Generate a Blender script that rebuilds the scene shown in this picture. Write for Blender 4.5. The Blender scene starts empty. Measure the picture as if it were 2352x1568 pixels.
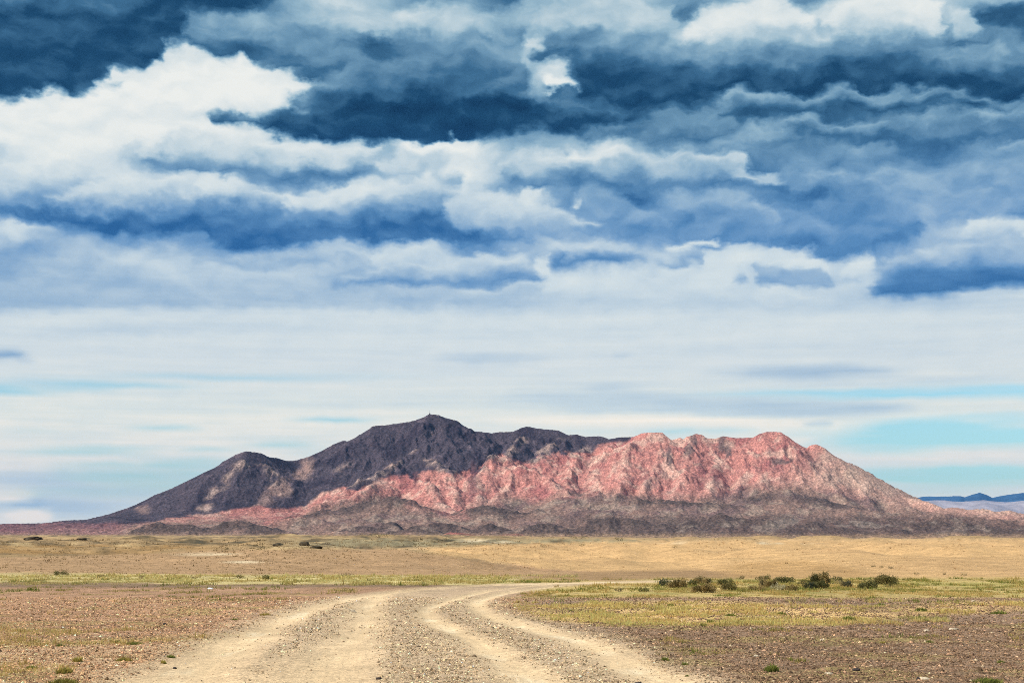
import bpy, math, random
import numpy as np
from mathutils import Vector

random.seed(7)
rng = np.random.default_rng(11)
scene = bpy.context.scene
COL = scene.collection
R = math.radians

# ------------------------------------------------------------------ camera
F, PX, PY, HOR, EYE = 3267.0, 1176.0, 784.0, 1235.0, 1.75      # traced on a 2352 px wide copy
PITCH = math.atan((HOR - PY) / F)
CP, SP = math.cos(PITCH), math.sin(PITCH)

cd = bpy.data.cameras.new('camera')
cam = bpy.data.objects.new('camera', cd)
COL.objects.link(cam)
cam.location = (0, 0, EYE)
cam.rotation_euler = (R(90) + PITCH, 0, 0)
cd.sensor_width = 36.0
cd.lens = 36.0 * F / 2352.0
cd.clip_start, cd.clip_end = 0.1, 120000.0
scene.camera = cam


def at(px, py, D):
    """the point of the place that lies D metres ahead on the line of sight through (px, py)"""
    px, py, D = np.asarray(px, float), np.asarray(py, float), np.asarray(D, float)
    xc, yc = (px - PX) / F, (PY - py) / F
    dy = CP - SP * yc
    dz = SP + CP * yc
    k = D / dy
    return xc * k, D + 0 * xc, EYE + dz * k


def proj(x, y, z):
    zc = np.maximum(y * CP + (z - EYE) * SP, 1e-3)
    yc = -y * SP + (z - EYE) * CP
    return PX + F * x / zc, PY - F * yc / zc


# ------------------------------------------------------------------ numpy noise
def _hash(ix, iy, seed):
    h = (ix.astype(np.int64) * 374761393 + iy.astype(np.int64) * 668265263 + seed * 1274126177) & 0x7FFFFFFF
    h = ((h ^ (h >> 13)) * 1274126177) & 0x7FFFFFFF
    h = ((h ^ (h >> 16)) * 747796405) & 0x7FFFFFFF
    return (h ^ (h >> 15)) & 0xFFFF


def perlin(x, y, seed=0):
    x0, y0 = np.floor(x), np.floor(y)
    fx, fy = x - x0, y - y0
    u = fx * fx * fx * (fx * (fx * 6 - 15) + 10)
    v = fy * fy * fy * (fy * (fy * 6 - 15) + 10)
    out = 0
    for dx in (0, 1):
        for dy in (0, 1):
            a = _hash(x0 + dx, y0 + dy, seed) * (2 * math.pi / 65536.0)
            g = np.cos(a) * (fx - dx) + np.sin(a) * (fy - dy)
            out = out + g * (u if dx else 1 - u) * (v if dy else 1 - v)
    return out * 1.5


def fbm(x, y, octs=5, seed=0, gain=0.5):
    s, a, n = 0, 1.0, 0
    for o in range(octs):
        s = s + a * perlin(x * 2 ** o + 17.3 * o, y * 2 ** o - 9.1 * o, seed + o)
        n += a
        a *= gain
    return s / n


def ridged(x, y, octs=5, seed=0, gain=0.55):
    s, a, n, w = 0, 1.0, 0, 1.0
    for o in range(octs):
        r = 1 - np.abs(perlin(x * 2 ** o + 5.7 * o, y * 2 ** o + 3.3 * o, seed + o)) * 1.35
        r = np.clip(r, 0, 1) ** 2
        s = s + a * r * w
        w = np.clip(r * 1.6, 0, 1)
        n += a
        a *= gain
    return s / n


def sstep(a, b, x):
    t = np.clip((x - a) / (b - a), 0, 1)
    return t * t * (3 - 2 * t)


def lin(*c):
    c = np.array(c, float) / 255.0
    return np.where(c <= 0.04045, c / 12.92, ((c + 0.055) / 1.055) ** 2.4)


def polydist(x, y, pts):
    """distance to a polyline and the running fraction along it"""
    best = np.full(np.shape(x), 1e9)
    tt = np.zeros(np.shape(x))
    n = len(pts) - 1
    for i in range(n):
        ax, ay = pts[i]
        bx, by = pts[i + 1]
        ux, uy = bx - ax, by - ay
        L = ux * ux + uy * uy + 1e-9
        t = np.clip(((x - ax) * ux + (y - ay) * uy) / L, 0, 1)
        d = np.hypot(x - ax - t * ux, y - ay - t * uy)
        m = d < best
        best = np.where(m, d, best)
        tt = np.where(m, (i + t) / n, tt)
    return best, tt


# ------------------------------------------------------------------ node helpers
class NT:
    def __init__(s, tree):
        s.t = tree
        s.n = tree.nodes
        s.l = tree.links

    def new(s, kind, **kw):
        n = s.n.new(kind)
        for k, v in kw.items():
            setattr(n, k, v)
        return n

    def set(s, sock, v):
        if isinstance(v, bpy.types.NodeSocket):
            s.l.new(v, sock)
        else:
            sock.default_value = v

    def math(s, op, a, b=0.0, c=0.0, clamp=False):
        n = s.new('ShaderNodeMath', operation=op)
        n.use_clamp = clamp
        s.set(n.inputs[0], a)
        s.set(n.inputs[1], b)
        s.set(n.inputs[2], c)
        return n.outputs[0]

    def xyz(s, x, y, z=0.0):
        n = s.new('ShaderNodeCombineXYZ')
        for i, v in enumerate((x, y, z)):
            s.set(n.inputs[i], v)
        return n.outputs[0]

    def noise(s, vec, scale, detail=4.0, rough=0.55, dist=0.0):
        n = s.new('ShaderNodeTexNoise')
        s.set(n.inputs['Vector'], vec)
        n.inputs['Scale'].default_value = scale
        n.inputs['Detail'].default_value = detail
        n.inputs['Roughness'].default_value = rough
        n.inputs['Distortion'].default_value = dist
        return n

    def rng(s, v, a, b, c=0.0, d=1.0, smooth=True):
        n = s.new('ShaderNodeMapRange')
        n.interpolation_type = 'SMOOTHSTEP' if smooth else 'LINEAR'
        s.set(n.inputs['Value'], v)
        n.inputs['From Min'].default_value = a
        n.inputs['From Max'].default_value = b
        n.inputs['To Min'].default_value = c
        n.inputs['To Max'].default_value = d
        return n.outputs['Result']

    def mix(s, f, a, b, blend='MIX'):
        n = s.new('ShaderNodeMix', data_type='RGBA', blend_type=blend)
        s.set(n.inputs[0], f)
        s.set(n.inputs[6], a if isinstance(a, bpy.types.NodeSocket) else (*a, 1))
        s.set(n.inputs[7], b if isinstance(b, bpy.types.NodeSocket) else (*b, 1))
        return n.outputs[2]

    def ramp(s, f, stops):
        n = s.new('ShaderNodeValToRGB')
        e = n.color_ramp.elements
        while len(e) < len(stops):
            e.new(0.5)
        for el, (p, c) in zip(e, stops):
            el.position = p
            el.color = (*c, 1)
        s.set(n.inputs[0], f)
        return n.outputs[0]


def material(name):
    m = bpy.data.materials.new(name)
    m.use_nodes = True
    t = NT(m.node_tree)
    b = m.node_tree.nodes['Principled BSDF']
    b.inputs['Roughness'].default_value = 0.95
    b.inputs['Specular IOR Level'].default_value = 0.12
    return m, t, b


def mesh_from(name, V, FCS, mat, attrs=None, smooth=True):
    """V (n,3); FCS (m,k) quads or tris"""
    V = np.ascontiguousarray(V, np.float32)
    FCS = np.ascontiguousarray(FCS, np.int32)
    me = bpy.data.meshes.new(name)
    k = FCS.shape[1]
    me.vertices.add(len(V))
    me.vertices.foreach_set('co', V.ravel())
    me.loops.add(FCS.size)
    me.loops.foreach_set('vertex_index', FCS.ravel())
    me.polygons.add(len(FCS))
    me.polygons.foreach_set('loop_start', np.arange(0, FCS.size, k, dtype=np.int32))
    me.polygons.foreach_set('loop_total', np.full(len(FCS), k, np.int32))
    me.polygons.foreach_set('use_smooth', np.full(len(FCS), smooth, bool))
    me.update(calc_edges=True)
    for an, data in (attrs or {}).items():
        if data.ndim == 1:
            a = me.attributes.new(an, 'FLOAT', 'POINT')
            a.data.foreach_set('value', data.astype(np.float32))
        else:
            a = me.attributes.new(an, 'FLOAT_COLOR', 'POINT')
            c = np.ones((len(V), 4), np.float32)
            c[:, :3] = data
            a.data.foreach_set('color', c.ravel())
    me.materials.append(mat)
    return me


def link(name, me, parent=None):
    o = bpy.data.objects.new(name, me)
    COL.objects.link(o)
    if parent is not None:
        o.parent = parent
    return o


def grid_faces(nr, nc, wrap=False):
    i = np.arange(nr - 1)[:, None]
    j = np.arange(nc if wrap else nc - 1)[None, :]
    j2 = (j + 1) % nc
    return np.stack([i * nc + j, i * nc + j2, (i + 1) * nc + j2, (i + 1) * nc + j], -1).reshape(-1, 4)


# ------------------------------------------------------------------ sky: tones of the cloud deck by azimuth and elevation
ROWS = [  # every 33.3 px from the top, every 98 px across; 0 deep slate, 9 sunlit white
    '2332211675442665457478655', '2334344566765666378778731', '2211334356654335678546443',
    '2111243231334335455632324', '2232553221237332433222543', '1256998322227211122223232',
    '1329999822128211111122211', '8899998410001321142333211', '9999934210001122442223333',
    '9999997311233533235433333', '9998988875885575454343245', '7997667666787876334444455',
    '7878653236685443233556555', '7668776577674433554256555', '5466554575467533644335665',
    '4211111222356654454434654'.replace('44344', '44344'), '7643242212455554432346776', '5566643466644776556345555',
    '5667766677668346868843333'.replace('8688', '8688'), '5666777764444788884574311', '5666777766667888888875678',
    '5566666676666777777777777', '8888888888877778888888888']
ROWS = [r[:25].ljust(25, '8') for r in ROWS]


def catmull(p0, p1, p2, p3, t):
    return 0.5 * (2 * p1 + (p2 - p0) * t + (2 * p0 - 5 * p1 + 4 * p2 - p3) * t * t + (3 * p1 - p0 - 3 * p2 + p3) * t ** 3)


G0 = np.array([[int(c) for c in r] for r in ROWS], float)
G0[11:18, 14:25] -= .7
while len(G0) < 38:
    G0 = np.vstack([G0, np.full((1, 25), 8.3)])


def grid_tone(px, py):
    u = np.clip(px / 98.0, 0, 23.999)
    v = np.clip(py / 33.33, 0, 36.999)
    i, j = np.floor(v).astype(int), np.floor(u).astype(int)
    fv, fu = v - i, u - j
    g = lambda a, b: G0[np.clip(a, 0, 37), np.clip(b, 0, 24)]
    rows = [catmull(g(i + k, j - 1), g(i + k, j), g(i + k, j + 1), g(i + k, j + 2), fu) for k in (-1, 0, 1, 2)]
    return catmull(*rows, fv)


CLOUDS = [  # cx, cy, rx, ry, tone, softness
    (1276, 165, 46, 34, 7.3, .5), (1290, 194, 36, 11, 9, .5), (1225, 98, 20, 11, 7.4, .6), (860, 110, 66, 20, 2.0, .7),
    (668, 236, 14, 6, 7.8, .7),
    (700, 248, 10, 5, 7.5, .7), (262, 196, 20, 10, 6, .6), (430, 160, 42, 7, 9.6, .6), (530, 168, 60, 16, 9.6, .8),
    (200, 200, 30, 14, 2.2, .5), (1840, 78, 60, 12, 6.2, .7), (1010, 240, 200, 16, 0, .9),
    (1035, 270, 260, 30, .6, .9), (1000, 335, 90, 14, 9.4, .7), (1050, 322, 40, 9, 8.5, .7), (1365, 350, 60, 11, 8.8, .7),
    (1060, 395, 34, 44, 8.6, .7), (1040, 415, 26, 16, 5.2, .5), (1220, 452, 40, 9, 8.4, .6), (1318, 464, 12, 6, 8.4, .6),
    (300, 356, 28, 14, 6.2, .6), (1250, 610, 24, 26, 8.6, .5), 
    (1692, 634, 13, 8, 5.2, .6), 
    (1975, 618, 42, 32, 8.4, .4), (1960, 640, 36, 6, 6.3, .6), 
    (1560, 566, 40, 5, 8.3, .6), (1620, 556, 36, 5, 8.6, .6), (2250, 632, 190, 24, 1.8, .8),
    (2200, 500, 50, 8, 5, .7), (1745, 405, 60, 10, 6.4, .7),
    
    (40, 525, 60, 8, 7.4, .7),
    (0, 814, 58, 11, 4.8, .5), (60, 825, 24, 5, 6.6, .8), (1130, 824, 112, 12, 6.9, .7), (1430, 817, 24, 5, 7.4, .8),
    (1860, 857, 176, 17, 6.3, .6), (1900, 850, 110, 10, 6.1, .7), (230, 764, 190, 9, 7.2, .8), (440, 752, 270, 12, 7.4, .9),
    (1370, 912, 190, 13, 7.1, .7), (1560, 930, 340, 20, 7.0, .6), (1800, 944, 230, 18, 6.6, .6), (1400, 890, 64, 12, 7.2, .8),
    (1980, 936, 100, 10, 6.5, .8), (2100, 868, 170, 5, 7.5, .8), (1500, 967, 330, 12, 9.4, .7), (1850, 985, 130, 16, 9.1, .7),
    (90, 1100, 150, 20, 7.7, .6), (150, 1088, 26, 10, 7.6, .7), (140, 1160, 150, 32, 6.9, .6), (60, 1158, 34, 20, 6.3, .5),
    (66, 1184, 52, 15, 10, .6), (24, 1138, 50, 12, 10, .6), (250, 1135, 130, 20, 7.8, .7), (1880, 975, 30, 7, 7.2, .6)]
GAPS = [  # cx, cy, rx, ry, strength, softness
    (400, 1104, 200, 30, .85, .7), (250, 1070, 120, 8, .6, .8),     (60, 884, 330, 7, .9, .8), (60, 897, 150, 6, .95, .8), (520, 866, 330, 6, .65, .9), (2060, 904, 350, 11, .95, .6),
    (2330, 897, 260, 14, .9, .7), (2280, 1000, 360, 27, 1, .45), (2330, 958, 200, 12, .6, .8), (2040, 1015, 150, 24, .9, .6),
    (2250, 1092, 360, 24, 1, .5), (2120, 1128, 200, 9, .55, .8), (2160, 985, 200, 22, .9, .6), (330, 1095, 170, 20, .85, .7),
    (440, 1070, 140, 18, .7, .8), (200, 1035, 140, 9, .75, .9), (650, 1020, 70, 9, .65, .9), (480, 1030, 60, 5, .5, .9),
    (370, 984, 70, 5, .65, .9), (770, 964, 80, 6, .65, .9), (90, 986, 60, 4, .3, .9), (300, 1126, 190, 12, .7, .9),
    (1545, 990, 70, 10, .7, .8), (1660, 990, 90, 8, .5, .9), (1860, 992, 80, 8, .5, .9), (1350, 986, 80, 6, .3, .9),
    (720, 1040, 60, 8, .3, .9), (60, 1132, 60, 6, .5, .8)]


# cloud masses, back to front: top edge, bottom edge, tones at top / middle / bottom, softness of the two edges (px)
MASSES = [
    ([(-60, 640), (300, 650), (700, 670), (1000, 690)], [(-60, 710), (200, 708), (450, 702), (700, 706), (1000, 712)], (5.6, 5.7, 5.7), 30, 6),
    ([(-60, 150), (250, 150), (330, 135), (412, 108), (470, 128), (560, 142), (640, 163), (716, 188), (722, 200)], [(-60, 330), (260, 330), (480, 330), (722, 206)], (9.3, 9.1, 9.1), 9, 40),
    ([(410, 60), (520, 50), (640, 60), (760, 80), (860, 70)], [(410, 100), (470, 122), (560, 138), (640, 158), (720, 184), (860, 190)], (5.0, 3.4, 1.8), 25, 6),
    ([(800, 60), (900, 35), (1000, 35), (1100, 50), (1190, 85)], [(800, 90), (900, 92), (1000, 92), (1100, 96), (1190, 110)], (6.5, 5.6, 3.6), 14, 16),
    ([(1190, 80), (1240, 40), (1300, 15), (1400, -10), (1500, 0), (1560, 20)], [(1190, 95), (1250, 84), (1320, 60), (1400, 64), (1500, 76), (1560, 90)], (6.6, 6.6, 6.2), 10, 10),
    ([(1560, 60), (1640, 20), (1720, 8), (1800, 5), (1850, 25), (1880, 60), (1905, 95)], [(1560, 110), (1640, 118), (1720, 115), (1800, 84), (1905, 102)], (8.8, 8.2, 5.0), 5, 16),
    ([(1890, 50), (1950, 15), (2000, -10), (2100, -20), (2150, 10), (2170, 60)], [(1890, 74), (1950, 88), (2050, 92), (2170, 88)], (8.9, 8.4, 6.0), 5, 14),
    ([(2170, 40), (2200, 18), (2230, 22), (2245, 60)], [(2170, 70), (2200, 90), (2245, 80)], (8.0, 6.6, 5.0), 5, 10),
    ([(-60, -80), (420, -80)], [(-60, 222), (60, 215), (130, 208), (200, 212), (222, 196), (250, 170), (300, 155), (340, 140), (380, 128), (400, 105), (412, 85), (420, 50)], (3.2, 1.4, .8), 10, 6),
    ([(290, -40), (650, -40)], [(290, -10), (400, 15), (480, 28), (560, 25), (600, 10), (650, -5)], (1, 1, 1.2), 6, 8),
    ([(480, 262), (500, 246), (535, 240), (560, 258), (620, 252), (660, 225), (700, 205), (745, 188), (800, 150), (850, 112), (950, 95), (1100, 88), (1200, 112), (1215, 150), (1225, 200), (1300, 235), (1460, 260)],
     [(480, 270), (510, 288), (560, 280), (600, 290), (640, 305), (700, 318), (780, 326), (860, 325), (920, 318), (980, 326), (1040, 315), (1100, 308), (1200, 300), (1330, 282), (1460, 268)], (4.2, 2.2, .1), 10, 7),
    ([(1230, 115), (1300, 62), (1400, 62), (1500, 88), (1600, 122), (1700, 130), (1800, 122), (1900, 90), (2000, 88), (2100, 102), (2200, 132), (2300, 112), (2420, 100)],
     [(1230, 125), (1300, 180), (1340, 215), (1450, 235), (1500, 246), (1570, 242), (1640, 228), (1700, 205), (1800, 212), (1900, 205), (1960, 210), (2050, 195), (2150, 205), (2240, 205), (2420, 245)], (4.6, 2.0, .5), 20, 6),
    ([(2240, 48), (2270, 30), (2420, 24)], [(2240, 58), (2300, 70), (2420, 78)], (2.0, 1.4, 1.8), 6, 10),
    ([(2220, 105), (2250, 92), (2300, 96), (2340, 120)], [(2220, 125), (2260, 135), (2340, 130)], (6.2, 5.2, 4.0), 8, 12),
    ([(1640, 250), (1690, 212), (1760, 205), (1830, 210), (1930, 218), (2000, 208), (2080, 208), (2200, 215), (2420, 240)], [(1640, 258), (1700, 280), (1750, 290), (1800, 272), (1900, 262), (2000, 255), (2100, 250), (2200, 244), (2420, 262)], (5.4, 3.0, 1.0), 5, 7),
    ([(1790, 300), (1820, 278), (1850, 270), (1960, 284), (2100, 264), (2250, 252), (2420, 250)], [(1790, 308), (1850, 318), (1950, 328), (2050, 332), (2150, 334), (2250, 328), (2420, 325)], (5.4, 3.3, 1.6), 7, 6),
    ([(1340, 290), (1440, 280), (1540, 266), (1640, 262), (1700, 292)], [(1340, 306), (1440, 318), (1560, 322), (1660, 315), (1700, 300)], (4.4, 2.8, 2.4), 9, 9),
    ([(270, 352), (340, 332), (420, 295), (500, 300), (600, 315), (700, 330), (800, 335), (870, 340)], [(270, 362), (340, 380), (420, 395), (520, 405), (620, 408), (720, 410), (800, 406), (870, 380)], (8.8, 6.6, 2.8), 12, 9),
    ([(860, 370), (920, 345), (980, 335), (1030, 345), (1050, 380)], [(860, 400), (920, 412), (1000, 410), (1050, 400)], (8.2, 6.6, 5.0), 6, 10),
    ([(130, 470), (200, 430), (250, 412), (330, 420), (420, 400), (500, 402), (560, 425), (640, 440), (700, 445)], [(130, 480), (300, 474), (420, 466), (560, 466), (650, 462), (700, 474)], (8.6, 7.4, 5.4), 5, 9),
    ([(-60, 470), (130, 476), (200, 475), (330, 470), (420, 462), (560, 462), (650, 480), (700, 498), (850, 492), (930, 472), (1010, 462), (1030, 490), (1100, 502), (1180, 532), (1240, 545)],
     [(-60, 500), (130, 505), (220, 520), (300, 532), (380, 537), (450, 533), (480, 555), (560, 572), (640, 576), (760, 557), (900, 556), (1000, 556), (1120, 553), (1240, 550)], (4.4, 1.8, 1.4), 10, 5),
    ([(640, 474), (720, 436), (800, 420), (880, 418), (960, 400), (1000, 385), (1035, 400), (1046, 425), (1030, 445), (1005, 460)], [(640, 486), (720, 498), (800, 496), (900, 482), (980, 468), (1046, 462)], (8.6, 7.2, 4.2), 5, 10),
    ([(1150, 392), (1180, 370), (1260, 360), (1320, 345), (1380, 338), (1450, 350), (1560, 345), (1640, 350), (1720, 362)], [(1150, 405), (1180, 425), (1240, 442), (1290, 432), (1400, 428), (1560, 430), (1720, 430)], (8.3, 4.8, 2.6), 5, 14),
    ([(1300, 470), (1340, 440), (1380, 430), (1420, 450), (1460, 480), (1540, 500)], [(1300, 520), (1400, 525), (1540, 530)], (5.0, 4.0, 3.4), 8, 20),
    ([(1010, 470), (1060, 446), (1120, 440), (1150, 446), (1180, 460), (1215, 446), (1250, 468), (1300, 490), (1340, 505), (1368, 512)], [(1010, 500), (1060, 532), (1150, 546), (1300, 542), (1368, 528)], (8.2, 6.6, 4.6), 4, 9),
    ([(1600, 460), (1640, 445), (1700, 450), (1760, 470), (1800, 500)], [(1600, 500), (1700, 520), (1800, 520)], (5.8, 4.2, 3.2), 6, 18),
    ([(1800, 420), (1850, 395), (1900, 388), (1960, 392)], [(1800, 432), (1880, 440), (1960, 430)], (6.0, 4.6, 3.6), 6, 12),
    ([(1880, 470), (1930, 415), (1960, 420), (2000, 440), (2060, 480), (2115, 512)], [(1880, 500), (1950, 540), (2000, 580), (2060, 560), (2115, 530)], (3.8, 2.6, 2.6), 14, 12),
    ([(2000, 390), (2040, 385), (2120, 410), (2200, 440), (2300, 460)], [(2000, 410), (2100, 460), (2200, 490), (2300, 500)], (5.4, 4.5, 4.0), 8, 18),
    ([(1580, 500), (1700, 525), (1850, 505), (1960, 520), (2050, 540)], [(1580, 546), (1700, 552), (1800, 562), (1880, 582), (1960, 592), (2050, 562)], (4.6, 3.6, 2.6), 16, 5),
    ([(1610, 575), (1700, 562), (1800, 570), (1900, 585), (1930, 600)], [(1610, 640), (1700, 650), (1800, 640), (1930, 625)], (8.6, 8.4, 8.2), 5, 25),
    ([(1980, 662), (2010, 632), (2030, 600), (2060, 580), (2120, 560), (2200, 555), (2300, 550), (2420, 540)], [(1980, 668), (2050, 681), (2120, 677), (2200, 668), (2260, 656), (2320, 651), (2420, 648)], (6.8, 4.2, 1.2), 5, 5),
    ([(2215, 520), (2250, 500), (2300, 510), (2420, 505)], [(2215, 530), (2300, 545), (2420, 535)], (8.8, 8.4, 7.4), 4, 8),
    ([(1728, 618), (1745, 598), (1780, 604), (1830, 612), (1880, 612), (1905, 625), (1918, 640)], [(1728, 660), (1800, 663), (1880, 662), (1918, 650)], (5.6, 4.6, 3.8), 4, 4),
    ([(1292, 600), (1330, 578), (1380, 556), (1430, 560), (1475, 585), (1484, 596)], [(1292, 605), (1380, 611), (1484, 604)], (7.6, 5.0, 3.0), 4, 4),
    ([(1498, 600), (1530, 585), (1570, 566), (1612, 580)], [(1498, 605), (1550, 609), (1612, 594)], (7.4, 5.2, 3.8), 4, 4),
    ([(440, 600), (560, 590), (700, 585), (860, 585)], [(440, 606), (560, 610), (700, 608), (860, 600)], (6.2, 5.0, 4.4), 12, 6),
    ([(850, 590), (900, 562), (980, 560), (1060, 580), (1150, 590)], [(850, 605), (950, 612), (1060, 606), (1150, 600)], (8.0, 7.4, 6.6), 6, 12),
    ([(760, 645), (860, 625), (920, 605), (1000, 600), (1060, 588), (1110, 580), (1150, 590), (1200, 600), (1240, 615), (1264, 637)], [(760, 651), (880, 653), (1000, 656), (1080, 656), (1180, 646), (1264, 641)], (8.0, 5.6, 3.2), 5, 5),
    ([(880, 666), (1000, 658), (1100, 662), (1180, 650), (1252, 645)], [(880, 673), (1000, 681), (1150, 683), (1252, 681)], (7.4, 6.3, 5.9), 5, 5)]


def soft(px, py, cx, cy, rx, ry, s):
    r = np.hypot((px - cx) / rx, (py - cy) / ry)
    return 1 - sstep(1 - s, 1 + s, r)


def sky_fields(px, py):
    t = grid_tone(px, py)
    t = t * (1 - sstep(690, 740, py)) + sstep(690, 740, py) * (8.25 + 0.5 * sstep(900, 1000, py))
    ex = px + 13 * fbm(px / 75, py / 50, 4, 401, .6)
    ey = py + 11 * fbm(px / 75 + 50, py / 50, 4, 411, .6)
    n = fbm(px / 120, py / 60, 4, 421)
    for top, bot, tn, s1, s2 in MASSES:
        s1, s2 = 1.4 * s1 + 2, 1.3 * s2 + 2
        tp = np.interp(ex, [p[0] for p in top], [p[1] for p in top])
        bt = np.interp(ex, [p[0] for p in bot], [p[1] for p in bot])
        x0, x1 = top[0][0], top[-1][0]
        w = sstep(-s1, s1, ey - tp) * sstep(-s2, s2, bt - ey) * sstep(x0 - 4, x0 + 12, ex) * sstep(x1 + 4, x1 - 12, ex)
        r = np.clip((ey - tp) / np.maximum(bt - tp, 6), 0, 1) + .18 * n
        w = w * (.80 if tn[2] > 3.5 else .95)
        v = np.interp(r, [0, .5, .92, 1], [tn[0], tn[1], tn[2], tn[2] * .7 + tn[1] * .3])
        t = t * (1 - w) + v * w
    for cx, cy, rx, ry, v, s in CLOUDS:
        w = soft(px if py.mean() > 700 else ex, py if py.mean() > 700 else ey, cx, cy, rx, ry, s)
        t = t * (1 - w) + v * w
    g = np.zeros_like(t)
    for cx, cy, rx, ry, v, s in GAPS:
        g = np.maximum(g, v * soft(px, py, cx, cy, rx, ry, s))
    return np.clip(t / 10 + .05, 0, 1), g


SUN_AZ, SUN_EL = R(-108), R(42)         # behind the left shoulder; azimuth from +Y towards +X
world = bpy.data.worlds.new('World')
scene.world = world
world.use_nodes = True
W = NT(world.node_tree)
W.n.clear()
tc = W.new('ShaderNodeTexCoord')
sep = W.new('ShaderNodeSeparateXYZ')
W.l.new(tc.outputs['Generated'], sep.inputs[0])
azd = W.math('MULTIPLY', W.math('ARCTAN2', sep.outputs[0], sep.outputs[1]), 180 / math.pi)
eld = W.math('MULTIPLY', W.math('ARCSINE', sep.outputs[2]), 180 / math.pi)
AZ, EL = 22.0, 22.5
hi = W.rng(eld, 6.0, 13.0)              # cumulus higher up, streaks low down
big = W.noise(W.xyz(W.math('MULTIPLY', azd, .72), W.math('MULTIPLY', eld, 1.05)), 1.0, 10.0, .53)
bs = W.new('ShaderNodeSeparateColor')
W.l.new(big.outputs['Color'], bs.inputs[0])
wu = W.math('MULTIPLY', W.math('SUBTRACT', bs.outputs[0], .5), W.rng(hi, 0, 1, .9, 1.7, False))
wv = W.math('MULTIPLY', W.math('SUBTRACT', bs.outputs[1], .5), W.rng(hi, 0, 1, .22, 1.45, False))
u = W.math('PINGPONG', W.math('ADD', W.math('DIVIDE', W.math('ADD', azd, wu), 2 * AZ), .5), 1.0)
v = W.math('DIVIDE', W.math('ADD', eld, wv), EL)
NROW, NCOL = 112, 200
uc = W.xyz(u, u, u)
el_rows = np.linspace(0, EL, NROW)
azs = np.linspace(-AZ, AZ, NCOL)
acc = None
for k, el in enumerate(el_rows):
    e = R(float(el))
    X, Y, Z = np.sin(np.radians(azs)) * math.cos(e), np.cos(np.radians(azs)) * math.cos(e), np.full(NCOL, math.sin(e))
    qx, qy = proj(X * 1e4, Y * 1e4, Z * 1e4 + EYE)
    tv, gv = sky_fields(qx, qy)
    rc = W.new('ShaderNodeRGBCurve')
    W.l.new(uc, rc.inputs['Color'])
    for ci, vals in ((0, tv), (1, gv)):
        cu = rc.mapping.curves[ci]
        pts = cu.points
        pts[0].location = (0, float(vals[0]))
        pts[-1].location = (1, float(vals[-1]))
        for q in range(1, NCOL - 1):
            pts.new(q / (NCOL - 1), float(vals[q]))
        for p in pts:
            p.handle_type = 'AUTO_CLAMPED'
    rc.mapping.update()
    if acc is None:
        acc = rc.outputs[0]
    else:
        f = W.rng(v, (k - 1) / (NROW - 1), k / (NROW - 1), smooth=False)
        acc = W.mix(f, acc, rc.outputs[0])
fs = W.new('ShaderNodeSeparateColor')
W.l.new(acc, fs.inputs[0])
tone, gap = fs.outputs[0], fs.outputs[1]
fine = W.noise(W.xyz(W.math('MULTIPLY', W.math('ADD', azd, wu), .8), W.math('MULTIPLY', W.math('ADD', eld, wv), 1.7), 4.0), 1.0, 8.0, .62)
streak = W.noise(W.xyz(W.math('MULTIPLY', azd, .10), W.math('ADD', W.math('MULTIPLY', eld, 1.5), W.math('MULTIPLY', azd, .03)), 9.0), 1.0, 5.0, .55)
tone = W.math('ADD', tone, W.math('MULTIPLY', W.math('SUBTRACT', fine.outputs[0], .5), W.rng(hi, 0, 1, .08, .20, False)))
# billows catch the light from the upper left
puff = []
for du, dv in ((0, 0), (-.2, .34)):
    puff.append(W.noise(W.xyz(W.math('MULTIPLY', W.math('ADD', W.math('ADD', azd, W.math('MULTIPLY', wu, .6)), du), .50), W.math('MULTIPLY', W.math('ADD', W.math('ADD', eld, W.math('MULTIPLY', wv, .6)), dv), .85), 14.0), 1.0, 4.0, .45).outputs[0])
tone = W.math('ADD', tone, W.math('MULTIPLY', W.math('SUBTRACT', puff[0], puff[1]), W.rng(hi, 0, 1, .05, .40, False)))
tone = W.math('ADD', tone, W.math('MULTIPLY', W.math('SUBTRACT', streak.outputs[0], .5), W.rng(hi, 0, 1, .22, .06, False)))
str2 = W.noise(W.xyz(W.math('MULTIPLY', azd, .16), W.math('ADD', W.math('MULTIPLY', eld, 4.2), W.math('MULTIPLY', azd, -.05)), 21.0), 1.0, 6.0, .6)
tone = W.math('ADD', tone, W.math('MULTIPLY', W.math('SUBTRACT', str2.outputs[0], .5), W.rng(hi, 0, 1, .11, .0, False)))
# beyond the part of the sky in view the deck goes on as broken cloud
over = W.rng(eld, 20.5, 26.0)
gen = W.noise(W.xyz(W.math('MULTIPLY', sep.outputs[0], 3.0), W.math('MULTIPLY', sep.outputs[1], 3.0), W.math('MULTIPLY', sep.outputs[2], 4.0)), 1.0, 7.0, .6)
tone = W.math('ADD', W.math('MULTIPLY', tone, W.math('SUBTRACT', 1.0, over)), W.math('MULTIPLY', W.rng(gen.outputs[0], .35, .65, .15, .95), over))
gap = W.math('MULTIPLY', W.math('ADD', gap, W.math('MULTIPLY', W.math('SUBTRACT', streak.outputs[0], .5), W.math('MULTIPLY', gap, 2.2))), W.math('SUBTRACT', 1.0, over), clamp=True)
C = lambda *c: tuple(float(q) for q in lin(*c))
rA = W.ramp(tone, [(0, C(7, 42, 74)), (.15, C(24, 66, 100)), (.30, C(62, 107, 142)), (.45, C(110, 150, 178)), (.58, C(152, 184, 202)), (.72, C(194, 212, 220)), (.86, C(222, 230, 231)), (1, C(240, 242, 238))])
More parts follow.
